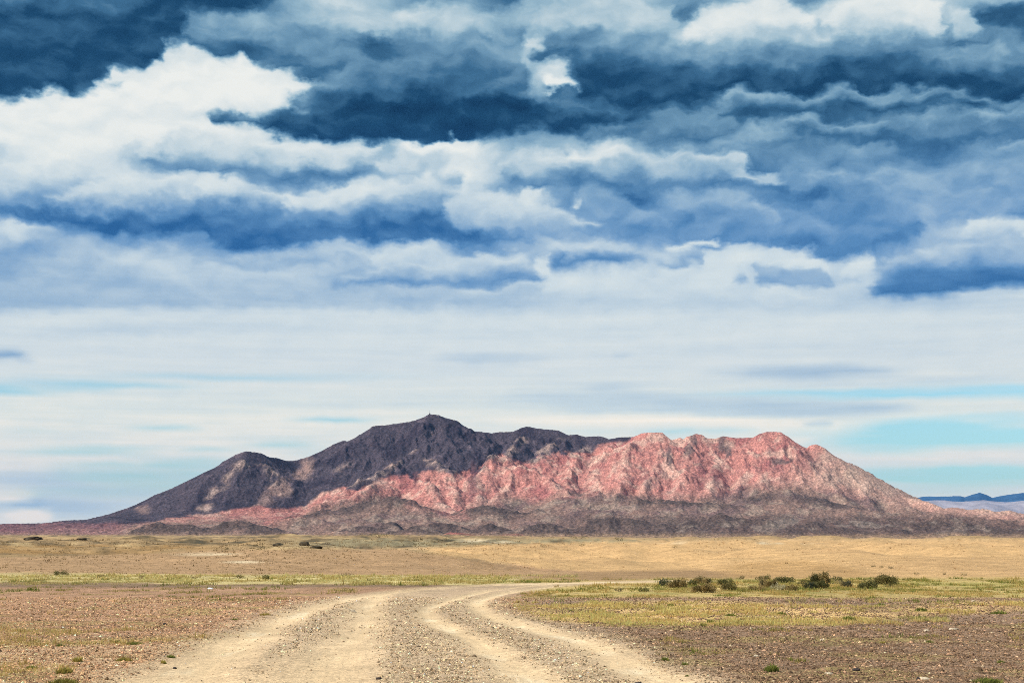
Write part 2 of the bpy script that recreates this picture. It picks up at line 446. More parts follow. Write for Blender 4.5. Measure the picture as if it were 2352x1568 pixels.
rB = W.ramp(tone, [(0, C(20, 74, 132)), (.18, C(46, 100, 156)), (.34, C(90, 138, 186)), (.48, C(126, 164, 202)), (.62, C(162, 189, 213)), (.75, C(194, 212, 224)), (.87, C(214, 226, 230)), (1, C(232, 238, 235))])
rC = W.ramp(tone, [(0, C(110, 150, 195)), (.5, C(150, 184, 214)), (.66, C(178, 204, 221)), (.80, C(208, 225, 229)), (.88, C(226, 236, 231)), (1, C(255, 251, 236))])
cloud = W.mix(W.rng(eld, 11.5, 17.0), rB, rA)
cloud = W.mix(W.rng(eld, 7.2, 4.5), cloud, rC)
cloud = W.mix(1.0, cloud, W.mix(W.rng(eld, 10.0, 1.5, smooth=False), (1.03, 1.02, 1.0), (1.27, 1.14, 1.01)), 'MULTIPLY')
sky = W.new('ShaderNodeTexSky', sky_type='NISHITA')
sky.sun_disc = False
sky.sun_elevation = SUN_EL
sky.sun_rotation = SUN_AZ
sky.air_density, sky.dust_density, sky.ozone_density = 1.0, 0.3, 2.0
bg1 = W.new('ShaderNodeBackground')
W.l.new(W.mix(1.0, sky.outputs[0], (0.76, 1.0, .98), 'MULTIPLY'), bg1.inputs[0])
bg1.inputs[1].default_value = 0.14
bg2 = W.new('ShaderNodeBackground')
W.l.new(cloud, bg2.inputs[0])
bg2.inputs[1].default_value = 1.0
ms = W.new('ShaderNodeMixShader')
W.l.new(gap, ms.inputs[0])
W.l.new(bg2.outputs[0], ms.inputs[1])
W.l.new(bg1.outputs[0], ms.inputs[2])
wo = W.new('ShaderNodeOutputWorld')
W.l.new(ms.outputs[0], wo.inputs[0])

sl = bpy.data.lights.new('sun', 'SUN')
sl.energy, sl.angle, sl.color = 5.0, R(0.6), (1.0, 0.94, 0.85)
sun = bpy.data.objects.new('sun', sl)
COL.objects.link(sun)
sd = Vector((math.sin(SUN_AZ) * math.cos(SUN_EL), math.cos(SUN_AZ) * math.cos(SUN_EL), math.sin(SUN_EL)))
sun.rotation_euler = sd.to_track_quat('Z', 'Y').to_euler()
sun.location = (0, -20, 60)

vs = scene.view_settings
vs.view_transform, vs.look, vs.exposure, vs.gamma = 'Standard', 'None', 0.0, 1.0
scene.cycles.use_denoising = False
scene.cycles.filter_width = 0.9
scene.cycles.max_bounces = 5
scene.cycles.volume_bounces = 0

# ------------------------------------------------------------------ the plain
gauss = lambda a, b: np.exp(-0.5 * (a * a + b * b))
RUTS = [  # centre lines of the wheel ruts, then their half width near the bottom of the picture (m)
    ([(1300, 1344.5), (1248, 1349), (1187, 1355), (1137, 1365), (1104, 1376.7), (1088, 1387), (1104, 1403.6), (1137, 1417), (1197, 1434), (1255, 1449), (1338, 1471), (1389, 1497), (1439, 1527), (1506, 1551), (1560, 1572), (1640, 1604)], .42, 1.0),
    ([(1260, 1342), (1184, 1348), (1120, 1355), (1070, 1366.7), (1020, 1381.8), (983, 1395), (973, 1407), (993, 1423.7), (1036, 1444), (1087, 1467), (1114, 1487), (1147, 1507), (1181, 1531), (1211, 1551), (1240, 1572), (1275, 1604)], .38, 1.0),
    ([(1180, 1341.6), (1060, 1345), (986, 1347.5), (919, 1354), (869, 1365), (845, 1390), (836, 1417), (826, 1444), (800, 1470), (770, 1504), (745, 1560), (735, 1604)], .55, .82),
    ([(1200, 1341), (1154, 1342.5), (1053, 1346), (953, 1354), (852, 1365.5), (789, 1379), (738, 1390), (688, 1409), (637, 1427), (597, 1447), (553, 1471), (503, 1497), (453, 1524), (402, 1551), (362, 1570), (300, 1604)], .55, .95)]
FARROAD = [(1180, 1342), (1290, 1340), (1400, 1337.5), (1500, 1335.6), (1600, 1333.6)]


def flat_at(px, py):
    xc, yc = (px - PX) / F, (PY - py) / F
    dy, dz = CP - SP * yc, SP + CP * yc
    k = -EYE / dz
    return xc * k, dy * k


RUT_W = [([flat_at(*p) for p in pts], w, s) for pts, w, s in RUTS]
FAR_W = [flat_at(*p) for p in FARROAD]


def height(x, y):
    r = np.hypot(x, y)
    z = 0.05 * fbm(x / 9, y / 9, 4, 3) * sstep(4, 14, r)
    # past the grass the plain sinks into a wide shallow basin and climbs out of it again
    D = np.clip(y, 58, 760)
    bowl = EYE - (5 + 90 * np.log(760 / D) / math.log(760 / 58)) / F * D
    far = sstep(58, 80, y)
    z = z + far * (bowl * sstep(1500, 760, r) + .3 * sstep(760, 1500, r))
    roll = np.clip(.014 * r, 0, 4.8) * sstep(66, 150, y) * (1 - .6 * sstep(700, 1600, r))
    z = z + roll * (1.1 * fbm(x / 50, y / 90, 3, 5) - .12 + .28 * fbm(x / 15, y / 30, 3, 6))
    z = z + sstep(300, 900, r) * 2.3 * fbm(x / 230, y / 300, 4, 8)
    z = z + 1.45 * gauss((x + 26) / 30, (y - 165) / 34) * sstep(16, -18, x)     # brown swell on the left
    z = z + .5 * gauss((x + 48) / 22, (y - 175) / 26)
    z = z - 0.5 * gauss((x + 24) / 70, (y - 250) / 35)
    z = z + 0.9 * sstep(30, -60, x) * sstep(210, 330, y) * sstep(1300, 700, r)
    z = z + 0.72 * gauss((x - 23.5) / 8.5, (y - 117) / 11)                   # small golden hummock
    z = z + 0.55 * gauss((x - 52) / 16, (y - 160) / 20) + .6 * gauss((x - 40) / 20, (y - 250) / 30)
    z = z + 1.0 * gauss((x - 150) / 60, (y - 400) / 60) + 1.0 * gauss((x - 60) / 45, (y - 420) / 60)
    z = z - 1.0 * gauss((x - 140) / 200, (y - 1000) / 150)
    z = z + sstep(1100, 2900, r) * (6.2 - 6.6 * sstep(-200, 500, x * 3000 / np.maximum(y, 50)))
    return z


def ruts(x, y):
    """sandy wheel-rut amount and how far below the plain the surface is worn"""
    sand, dep = np.zeros_like(x), np.zeros_like(x)
    wob = 1 + 0.35 * fbm(x / 1.3, y / 2.2, 3, 21)
    for pts, w, s in RUT_W:
        d, t = polydist(x, y, pts)
        ww = w * wob * (0.45 + 0.75 * t)
        lane = fbm(d / .16, t * 26, 3, 23)              # wheel marks running along the rut
        sand = np.maximum(sand, s * (.92 + .30 * lane) * np.exp(-(d / (ww * 1.15)) ** 2 * 1.0))
        dep = np.maximum(dep, np.exp(-(d / (ww * 0.9)) ** 2) * (1 + .25 * lane)) - .35 * np.exp(-((d - 1.45 * ww) / (.32 * ww)) ** 2)
    sand = np.clip(sand, 0, 1.05)
    d, t = polydist(x, y, FAR_W)
    sand = np.maximum(sand, 0.95 * np.exp(-(d / .95) ** 2))
    return sand, dep


TRACK_L = [flat_at(*p) for p in [(1200, 1338.5), (1053, 1343), (940, 1350), (830, 1361), (700, 1382), (600, 1412), (520, 1440), (440, 1472), (400, 1505), (330, 1545), (230, 1604)]]
TRACK_R = [flat_at(*p) for p in [(1620, 1331), (1500, 1337), (1400, 1341), (1330, 1344.5), (1260, 1351), (1190, 1362), (1150, 1378), (1165, 1393), (1210, 1408), (1300, 1428), (1400, 1452), (1480, 1480), (1560, 1515), (1640, 1550), (1730, 1604)]]
TRACK_POLY = TRACK_L + TRACK_R[::-1]


def inside(x, y, poly):
    c = np.zeros(np.shape(x), bool)
    n = len(poly)
    for i in range(n):
        (x1, y1), (x2, y2) = poly[i], poly[(i + 1) % n]
        cond = ((y1 > y) != (y2 > y)) & (x < (x2 - x1) * (y - y1) / ((y2 - y1) if y2 != y1 else 1e-9) + x1)
        c ^= cond
    return c


def track_amount(x, y):
    d, _ = polydist(x, y, TRACK_POLY + TRACK_POLY[:1])
    ins = inside(x, y, TRACK_POLY)
    sd_ = np.where(ins, d, -d) + 0.45 * fbm(x / 1.6, y / 2.5, 3, 31)
    return sstep(-0.7, 0.9, sd_), ins


def band(px, py, top, bot, s=4.0):
    t = np.interp(px, [p[0] for p in top], [p[1] for p in top])
    b = np.interp(px, [p[0] for p in bot], [p[1] for p in bot])
    return sstep(-s, s, py - t) * sstep(-s, s, b - py)


E_LIT = 1.09        # how much brighter than its colour a sunlit level surface shows; base colours are picture colours over this


def alb(*c):
    return lin(*c) / E_LIT


def ground_colour(x, y, z, full=True):
    px, py = proj(x, y, z)
    behind = y < 4
    px, py = np.where(behind, 1176, px), np.where(behind, 1600, py)
    n1 = fbm(x / 6, y / 10, 4, 41)
    n2 = fbm(x / 1.5, y / 2.5, 3, 51)
    n3 = fbm(x / 26, y / 60, 4, 61)
    w = py + 5 * n1 + 3 * n2
    col = np.zeros((len(x), 3)) + alb(178, 138, 108)

    def lay(m, c):
        nonlocal col
        m = np.clip(m, 0, 1)[:, None]
        col = col * (1 - m) + np.asarray(c) * m
    # distances first
    lay(sstep(1300, 1290, w), alb(200, 166, 122))
    lay(band(px, w, [(0, 1200), (2352, 1200)], [(0, 1283), (300, 1274), (560, 1262), (900, 1258), (1200, 1254), (1420, 1245), (1600, 1238), (2352, 1236)], 3), alb(172, 141, 100))
    lay(band(px, w, [(600, 1236), (1500, 1237)], [(600, 1256), (950, 1256), (1250, 1251), (1500, 1243)], 3) * sstep(560, 800, px) * sstep(1560, 1400, px), alb(158, 142, 108))
    sc_ = fbm(x / 16, y / 34, 4, 91)
    lay(sstep(-.02, .3, n3 + .4 * n1 + .5 * sc_) * sstep(1300, 1270, w) * sstep(1300, 1000, px) * .85, alb(118, 98, 70))
    lay(sstep(.1, .4, sc_) * sstep(1290, 1268, w) * sstep(1500, 1250, px), alb(86, 78, 60))
    lay(sstep(.12, .4, -sc_) * sstep(1290, 1268, w) * sstep(1400, 1150, px) * .7, alb(202, 172, 124))
    lay(band(px, w, [(0, 1252), (2352, 1252)], [(0, 1272), (300, 1273), (520, 1266), (2352, 1250)], 2) * sstep(560, 430, px) * np.clip(.45 + 1.2 * n3 + .8 * n1, 0, .9), alb(174, 134, 84))
    lay(band(px, w, [(940, 1258), (1250, 1247), (1500, 1242), (1640, 1241), (2352, 1237)], [(940, 1262), (1250, 1306), (1420, 1320), (1700, 1330), (2352, 1330)], 4) * sstep(930, 1020, px), alb(208, 167, 116))
    lay(band(px, w, [(0, 1280), (300, 1272), (520, 1262), (900, 1260), (1020, 1275), (1250, 1308), (1420, 1319)], [(0, 1318), (750, 1322), (1420, 1324)], 3) * sstep(1440, 1330, px), alb(180, 144, 106))
    lay(band(px, w, [(1180, 1322), (1420, 1310), (1600, 1306), (1760, 1322)], [(1180, 1330), (2000, 1332)], 4) * sstep(1150, 1260, px) * sstep(1800, 1680, px), alb(168, 134, 96))
    lay(band(px, w, [(1640, 1300), (1800, 1288), (1900, 1290), (2020, 1320)], [(1640, 1326), (2040, 1330)], 4) * sstep(1620, 1720, px) * sstep(2060, 1940, px) * np.clip(.85 + .5 * n1, 0, 1), alb(188, 148, 98))
    lay(sstep(.0, .35, n3 + .5 * n1) * sstep(1332, 1320, w) * sstep(1000, 1300, px) * .5, alb(196, 156, 110))
    # left plain
    left = sstep(1250, 1150, px)
    lay(left * band(px, w, [(0, 1316), (789, 1320), (1300, 1326)], [(0, 1337), (789, 1341), (1300, 1345)], 3), alb(206, 184, 126))
    lay(.6 * left * band(px, w, [(0, 1326), (1300, 1332)], [(0, 1337), (1300, 1344)], 2) * sstep(-.1, .3, n2 + n1), alb(184, 170, 106))
    lay(left * band(px, w, [(0, 1337), (789, 1341), (1300, 1346)], [(0, 1347), (789, 1349), (1300, 1348)], 3), alb(140, 114, 90))
    lay(left * sstep(1350, 1380, w) * sstep(1500, 1400, w), alb(184, 142, 110))
    lay(left * sstep(1440, 1500, w), alb(192, 156, 120))
    # right plain
    right = 1 - left
    lay(right * sstep(1372, 1380, w), alb(158, 128, 104))
    lay(right * sstep(1425, 1450, w), alb(152, 122, 97))
    lay(right * band(px, w, [(1180, 1332), (1500, 1330), (1800, 1326), (2352, 1326)], [(1180, 1352), (1300, 1370), (2352, 1374)], 4), alb(196, 168, 108))
    lay(.6 * right * band(px, w, [(1180, 1334), (2352, 1328)], [(1180, 1352), (1300, 1366), (2352, 1368)], 4) * sstep(-.15, .35, n1 + .7 * n2), alb(162, 154, 80))
    lay(right * band(px, w, [(1180, 1396), (1400, 1380), (2352, 1380)], [(1180, 1420), (1400, 1437), (1900, 1437), (2120, 1412), (2352, 1402)], 5) * sstep(-.4, .15, n3 + n1), alb(222, 182, 122))
    # yellow-green patches of sparse growth
    lay(sstep(.12, .42, fbm(x / 2.2, y / 2.2, 4, 71) + .5 * n3) * sstep(1345, 1360, py) * .55, alb(164, 146, 82))
    for ex_, ey_, erx, ery in ((1090, 1241, 30, 2.2), (1152, 1244, 24, 2.0), (1690, 1247, 130, 1.8), (480, 1272, 60, 2.5), (560, 1290, 40, 2.5)):
        lay(soft(px, py, ex_, ey_, erx, ery, .8) * .9, alb(230, 206, 168))
    # the track
    tr, ins = track_amount(x, y)
    sand, dep = ruts(x, y)
    lay(tr * .9, alb(198, 170, 138))
    shoulder = sstep(1460, 1560, py) * sstep(980, 700, px) * sstep(330, 520, px + (1560 - py) * -1.0)
    lay(tr * np.clip(shoulder * (.8 + .5 * n1), 0, 1), alb(230, 196, 154))
    lay(sand * np.clip(.95 + .15 * n2, 0, 1), alb(236, 204, 160))
    lay(np.clip(sand - .72, 0, 1) * 2.2 * sstep(-.1, .3, n2), alb(244, 224, 190))
    return np.clip(col, 0.01, .8), tr, sand, dep, ins


rad = np.concatenate([np.array([0.4]), np.geomspace(1, 12, 18)[:-1], EYE * F / np.linspace(EYE * F / 12, EYE * F / 75, 430)[:-1] if False else 1.0 / np.linspace(1 / 12, 1 / 75, 430)[:-1], np.geomspace(75, 3400, 230)[:-1], np.geomspace(3400, 60000, 16)])
azi = np.concatenate([np.linspace(-23, 23, 860), np.linspace(23, 337, 70)[1:-1]])
RR, AA = np.meshgrid(rad, np.radians(azi), indexing='ij')
gx, gy = (RR * np.sin(AA)).ravel(), (RR * np.cos(AA)).ravel()
gz = height(gx, gy)
gcol, gtr, gsand, gdep, gins = ground_colour(gx, gy, gz)
gz = gz - 0.05 * gdep + 0.02 * gtr * 0 + 0.012 * fbm(gx / .5, gy / .5, 2, 81) * (1 - .6 * gsand) * sstep(70, 40, np.hypot(gx, gy))
coarse = (1 - gsand) * (0.55 + .45 * (1 - gtr))
faces = grid_faces(len(rad), len(azi), True)


def rough_ground_material():
    m, t, b = material('desert_ground')
    geo = t.new('ShaderNodeNewGeometry')
    pos = geo.outputs['Position']
    a = t.new('ShaderNodeAttribute', attribute_name='tint')
    c = t.new('ShaderNodeAttribute', attribute_name='coarse')
    cf = c.outputs['Fac']
    vor = t.new('ShaderNodeTexVoronoi')
    t.l.new(pos, vor.inputs['Vector'])
    vor.inputs['Scale'].default_value = 24.0
    vs_ = t.new('ShaderNodeSeparateColor')
    t.l.new(vor.outputs['Color'], vs_.inputs[0])
    n_s = t.noise(pos, 7.0, 6, .75)
    n_m = t.noise(pos, 1.1, 6, .65)
    n_l = t.noise(pos, .16, 6, .65)
    k = t.math('ADD', t.rng(vs_.outputs[0], 0, 1, -.42, .42, False), t.rng(n_s.outputs[0], .25, .75, -.55, .55, False))
    k = t.math('MULTIPLY', k, t.math('ADD', t.math('MULTIPLY', cf, .75), .28))
    k = t.math('ADD', k, t.math('MULTIPLY', t.rng(n_m.outputs[0], .25, .75, -.40, .40, False), t.math('ADD', t.math('MULTIPLY', cf, .75), .25)))
    k = t.math('ADD', k, t.rng(n_l.outputs[0], .25, .75, -.28, .28, False))
    mul = t.math('POWER', 2.0, t.math('MULTIPLY', k, 1.25))
    col = t.mix(1.0, a.outputs['Color'], t.xyz(mul, mul, mul), 'MULTIPLY')
    hue = t.mix(t.math('MULTIPLY', t.rng(vs_.outputs[1], .45, 1.0), t.math('MULTIPLY', cf, .35)), col, t.mix(1.0, col, (.85, .95, 1.12), 'MULTIPLY'))
    t.l.new(hue, b.inputs['Base Color'])
    bump = t.new('ShaderNodeBump')
    bump.inputs['Distance'].default_value = .05
    bump.inputs['Strength'].default_value = .8
    hgt = t.math('ADD', t.math('MULTIPLY', vor.outputs['Distance'], t.math('MULTIPLY', cf, -.5)), t.math('MULTIPLY', n_s.outputs[0], .9))
    t.l.new(hgt, bump.inputs['Height'])
    t.l.new(bump.outputs[0], b.inputs['Normal'])
    return m


GM = rough_ground_material()
GV = np.stack([gx, gy, gz], 1)
fin = gins[faces].all(1)


def sub_mesh(name, mask):
    fs_ = faces[mask]
    used, inv = np.unique(fs_, return_inverse=True)
    return mesh_from(name, GV[used], inv.reshape(fs_.shape), GM, {'tint': gcol[used], 'coarse': coarse[used]})


# the small disc under the camera is closed with a fan
og = link('ground', sub_mesh('ground', ~fin))
og['kind'] = 'structure'
og['label'] = 'stony desert plain running out to the foot of the mountain'
ot = link('dirt_track', sub_mesh('dirt_track', fin))
ot['kind'] = 'structure'
ot['label'] = 'pale sandy dirt track with four wheel ruts curving away to the right'

# ------------------------------------------------------------------ the mountain
def T(*p):
    return [tuple(map(float, q)) for q in p]


# each ridge: slope, kind, list of (px, py, metres ahead); kind 0 main crest, 1 spur, 2 foothill, 3 dark foothill
RIDGES = [
    (.62, 0, T((-260, 1216, 4200), (-120, 1209, 4250), (0, 1202.5, 4300), (100, 1200.8, 4300), (151, 1194.4, 4280), (198, 1192.8, 4260), (255, 1179, 4250), (309, 1160, 4250), (356, 1136.4, 4260), (402, 1118, 4270), (443, 1098.8, 4280), (466, 1094.5, 4290), (483, 1082.7, 4300), (517, 1057.6, 4310), (543, 1043.5, 4310), (563.5, 1035.8, 4310), (584, 1038, 4330), (600, 1040.8, 4350), (617, 1049.9, 4380), (637, 1051.9, 4420), (657, 1058, 4450), (673, 1058.2, 4480), (708, 1049.2, 4500), (738, 1035.8, 4530), (768, 1019, 4550), (787, 1012, 4560), (802, 1013, 4570), (829, 997, 4580), (859, 978, 4590), (892, 975.4, 4600), (932, 969.7, 4610), (953, 965.3, 4620), (973, 958, 4625), (986, 951.3, 4630), (1006, 952.6, 4630), (1020, 958.6, 4640), (1047, 965.3, 4650), (1067, 978.8, 4660), (1087, 989.8, 4680), (1130, 994.9, 4700), (1147, 992.2, 4700), (1177, 991.5, 4700), (1197, 982.8, 4690), (1211, 979.4, 4690), (1234, 983.8, 4690), (1281, 988.2, 4680), (1305, 998.9, 4670), (1325, 998.2, 4660), (1345, 1002.9, 4650), (1379, 1001.2, 4640), (1399, 1008.3, 4620), (1422, 1003.9, 4600), (1456, 1003.3, 4560))),
    (.66, 0, T((1456, 1003.3, 4540), (1473, 995.5, 4510), (1489, 992.9, 4490), (1519, 992.9, 4480), (1529, 1007.3, 4480), (1539, 1011.9, 4480), (1562, 1004.7, 4480), (1570, 1008.7, 4480), (1580, 1002.2, 4480), (1598, 996, 4480), (1611, 997.9, 4480), (1622, 1005, 4480), (1642, 1007.6, 4480), (1661, 1001, 4480), (1690, 1005.8, 4480), (1730, 1004.7, 4470), (1745, 996, 4460), (1763, 991.4, 4450), (1792, 992, 4440), (1806, 1000.4, 4430), (1828, 1016.6, 4420), (1847, 1034.7, 4410), (1864, 1022, 4390), (1875, 1020.2, 4380), (1889, 1026.4, 4370), (1900, 1043.7, 4360), (1925, 1061.8, 4340), (1940, 1070.8, 4330), (1958, 1076.2, 4310), (1979, 1096, 4290), (2008, 1117.7, 4250), (2044, 1137.6, 4200), (2066, 1137.6, 4180), (2095, 1144.8, 4140), (2131, 1152, 4080), (2167, 1167.2, 4000))),
    (.4, 2, T((2167, 1167.2, 3900), (2200, 1166.5, 3850), (2225, 1170, 3800), (2352, 1177.3, 3700), (2480, 1186, 3600), (2620, 1200, 3500), (2720, 1222, 3400))),
    # dark left peak
    (.6, 1, T((563.5, 1036, 4310), (548, 1064, 4220), (520, 1100, 4140), (490, 1140, 4050), (470, 1172, 3960))),
    (.6, 1, T((584, 1038, 4330), (610, 1075, 4240), (628, 1105, 4170), (640, 1130, 4110))),
    (.6, 1, T((466, 1094.5, 4290), (440, 1130, 4180), (410, 1165, 4060))),
    (.6, 1, T((356, 1136.4, 4260), (340, 1165, 4150), (320, 1188, 4050))),
    # main mass, left spurs
    (.6, 1, T((787, 1012, 4560), (752, 1062, 4430), (712, 1102, 4310), (668, 1136, 4200), (620, 1160, 4090))),
    (.6, 1, T((859, 978, 4590), (838, 1022, 4480), (800, 1070, 4360), (770, 1105, 4260))),
    (.6, 1, T((932, 970, 4610), (905, 1020, 4500), (880, 1060, 4400), (856, 1090, 4320))),
    (.6, 1, T((990, 951.3, 4630), (988, 985, 4540), (975, 1012, 4460), (959, 1034, 4390))),
    (.66, 1, T((959, 1034, 4390), (915, 1060, 4300), (868, 1086, 4220), (820, 1112, 4130), (770, 1140, 4040))),
    (.66, 1, T((959, 1034, 4390), (990, 1052, 4320), (1018, 1070, 4250), (1040, 1090, 4180), (1050, 1120, 4080))),
    (.6, 1, T((1067, 979, 4660), (1075, 1020, 4530), (1085, 1050, 4440), (1080, 1075, 4370))),
    # pink lower shoulders on the left
    (.62, 1, T((896, 1094.5, 4130), (850, 1118, 4030), (800, 1140, 3930), (740, 1158, 3840))),
    (.62, 1, T((963, 1085, 4150), (985, 1110, 4060), (1000, 1140, 3960), (1040, 1172, 3860))),
    (.62, 1, T((1020, 1082, 4160), (1045, 1115, 4050), (1050, 1150, 3940))),
    # pink nose
    (.66, 1, T((1211, 979.4, 4690), (1195, 1010, 4560), (1175, 1035, 4450), (1150, 1046, 4330), (1122, 1060, 4260), (1102, 1090, 4160), (1090, 1125, 4060), (1078, 1160, 3950))),
    (.62, 1, T((1160, 1047, 4330), (1200, 1066, 4240), (1245, 1092, 4150), (1285, 1120, 4050), (1310, 1145, 3960))),
    (.62, 1, T((1150, 1048, 4320), (1160, 1085, 4200), (1165, 1120, 4090), (1150, 1150, 3990))),
    (.62, 1, T((1281, 988, 4680), (1262, 1020, 4560), (1238, 1047, 4440), (1220, 1075, 4340))),
    (.62, 1, T((1345, 1003, 4650), (1335, 1035, 4500), (1318, 1065, 4390), (1300, 1100, 4260), (1296, 1135, 4140))),
    (.62, 1, T((1399, 1008, 4620), (1390, 1030, 4500), (1372, 1065, 4370), (1368, 1105, 4230), (1350, 1135, 4120))),
    # right pink massif
    (.7, 1, T((1473, 995.5, 4510), (1450, 1030, 4400), (1436, 1065, 4290), (1430, 1100, 4180), (1410, 1132, 4080))),
    (.7, 1, T((1519, 993, 4480), (1512, 1030, 4380), (1500, 1070, 4270), (1496, 1110, 4150), (1480, 1140, 4050))),
    (.7, 1, T((1598, 996, 4480), (1585, 1040, 4370), (1566, 1080, 4250), (1560, 1115, 4140), (1550, 1145, 4040))),
    (.7, 1, T((1661, 1001, 4480), (1655, 1045, 4370), (1640, 1090, 4240), (1622, 1130, 4110))),
    (.7, 1, T((1730, 1005, 4470), (1715, 1050, 4350), (1706, 1090, 4240), (1690, 1130, 4110))),
    (.7, 1, T((1778, 991, 4445), (1770, 1035, 4340), (1760, 1075, 4240), (1740, 1110, 4130), (1735, 1140, 4040))),
    (.7, 1, T((1806, 1000, 4430), (1830, 1045, 4320), (1838, 1085, 4220), (1830, 1115, 4120))),
    (.7, 1, T((1875, 1020, 4380), (1880, 1060, 4290), (1900, 1100, 4180), (1920, 1135, 4060))),
    (.65, 1, T((1940, 1071, 4330), (1960, 1105, 4220), (1985, 1140, 4080), (2010, 1160, 3980))),
    (.6, 1, T((2008, 1118, 4250), (2040, 1145, 4120), (2080, 1164, 3980))),
    # foothills
    (.42, 3, T((760, 1176, 3700), (815, 1163, 3720), (845, 1150, 3750), (895, 1139, 3760), (922, 1148, 3760), (938, 1160, 3750))),
    (.42, 3, T((640, 1190, 3640), (700, 1182, 3650), (760, 1172, 3680), (820, 1170, 3680))),
    (.42, 3, T((1068, 1172, 3660), (1090, 1160, 3660), (1110, 1157, 3660), (1150, 1165, 3650), (1190, 1182, 3620))),
    (.40, 2, T((1255, 1152, 3850), (1290, 1141, 3850), (1330, 1137, 3850), (1385, 1136, 3850), (1440, 1138, 3840), (1500, 1148, 3820), (1560, 1160, 3780))),
    (.42, 3, T((1430, 1137, 3835), (1500, 1146, 3810), (1560, 1152, 3790), (1640, 1160, 3750))),
    (.40, 3, T((1735, 1150, 3900), (1760, 1128, 3930), (1800, 1128, 3930), (1830, 1130, 3920), (1870, 1146, 3880), (1912, 1166, 3830))),
    (.36, 2, T((1560, 1164, 3700), (1650, 1158, 3720), (1760, 1160, 3720), (1880, 1168, 3700), (1990, 1172, 3680), (2100, 1174, 3650))),
    (.38, 2, T((940, 1176, 3640), (990, 1178, 3600), (1040, 1186, 3560), (1100, 1190, 3520))),
    (.38, 2, T((1180, 1178, 3600), (1260, 1172, 3600), (1340, 1172, 3580), (1420, 1176, 3560))),
    (.40, 3, T((1200, 1212, 3200), (1225, 1202, 3220), (1255, 1197, 3230), (1280, 1206, 3220), (1296, 1218, 3200))),
    (.40, 3, T((1318, 1214, 3200), (1345, 1200, 3240), (1376, 1191, 3260), (1420, 1187, 3270), (1458, 1189, 3260), (1500, 1200, 3230), (1542, 1214, 3190))),
    (.40, 3, T((968, 1204, 3260), (1000, 1198, 3280), (1030, 1202, 3280), (1060, 1212, 3250), (1090, 1222, 3220))),
    (.40, 3, T((1088, 1214, 3210), (1110, 1206, 3230), (1132, 1203, 3230), (1160, 1212, 3210), (1186, 1222, 3180))),
    (.40, 3, T((900, 1222, 3200), (930, 1214, 3220), (965, 1210, 3230), (1000, 1218, 3200))),
    (.40, 3, T((800, 1212, 3260), (850, 1198, 3300), (880, 1200, 3300), (915, 1214, 3260))),
    (.38, 2, T((560, 1204, 3400), (640, 1194, 3420), (700, 1190, 3430), (760, 1196, 3400), (800, 1206, 3360))),
    (.40, 3, T((470, 1212, 3250), (520, 1199, 3290), (556, 1196, 3300), (600, 1205, 3270), (640, 1216, 3230))),
    (.40, 3, T((330, 1210, 3250), (370, 1202, 3280), (420, 1206, 3270), (460, 1216, 3230))),
    (.36, 2, T((120, 1212, 3500), (190, 1204, 3520), (250, 1200, 3520), (320, 1202, 3500), (380, 1208, 3460))),
    (.36, 2, T((-260, 1222, 3400), (-100, 1216, 3400), (20, 1214, 3400), (80, 1216, 3380))),
    (.40, 3, T((1500, 1204, 3220), (1560, 1198, 3240), (1600, 1187, 3270), (1640, 1181, 3280), (1685, 1184, 3280), (1750, 1194, 3250), (1815, 1206, 3210))),
    (.40, 3, T((1810, 1212, 3140), (1835, 1203, 3160), (1858, 1199, 3170), (1930, 1206, 3150), (1990, 1214, 3120))),
    (.40, 3, T((2008, 1220, 3100), (2030, 1212, 3120), (2046, 1208, 3120), (2068, 1218, 3100))),
    (.38, 3, T((2070, 1208, 3200), (2134, 1199, 3220), (2225, 1204, 3200), (2300, 1210, 3180), (2400, 1214, 3150), (2560, 1222, 3100))),
    (.36, 2, T((1880, 1188, 3500), (1980, 1184, 3520), (2080, 1186, 3520), (2200, 1186, 3500), (2400, 1192, 3450), (2600, 1206, 3350))),
    (.38, 2, T((700, 1224, 3100), (760, 1218, 3120), (820, 1222, 3100))),
    (.38, 4, T((1010, 1228, 3060), (1045, 1221, 3080), (1075, 1222, 3080), (1105, 1230, 3060))),
    (.38, 4, T((1150, 1231, 3050), (1190, 1225, 3060), (1235, 1231, 3050)))]


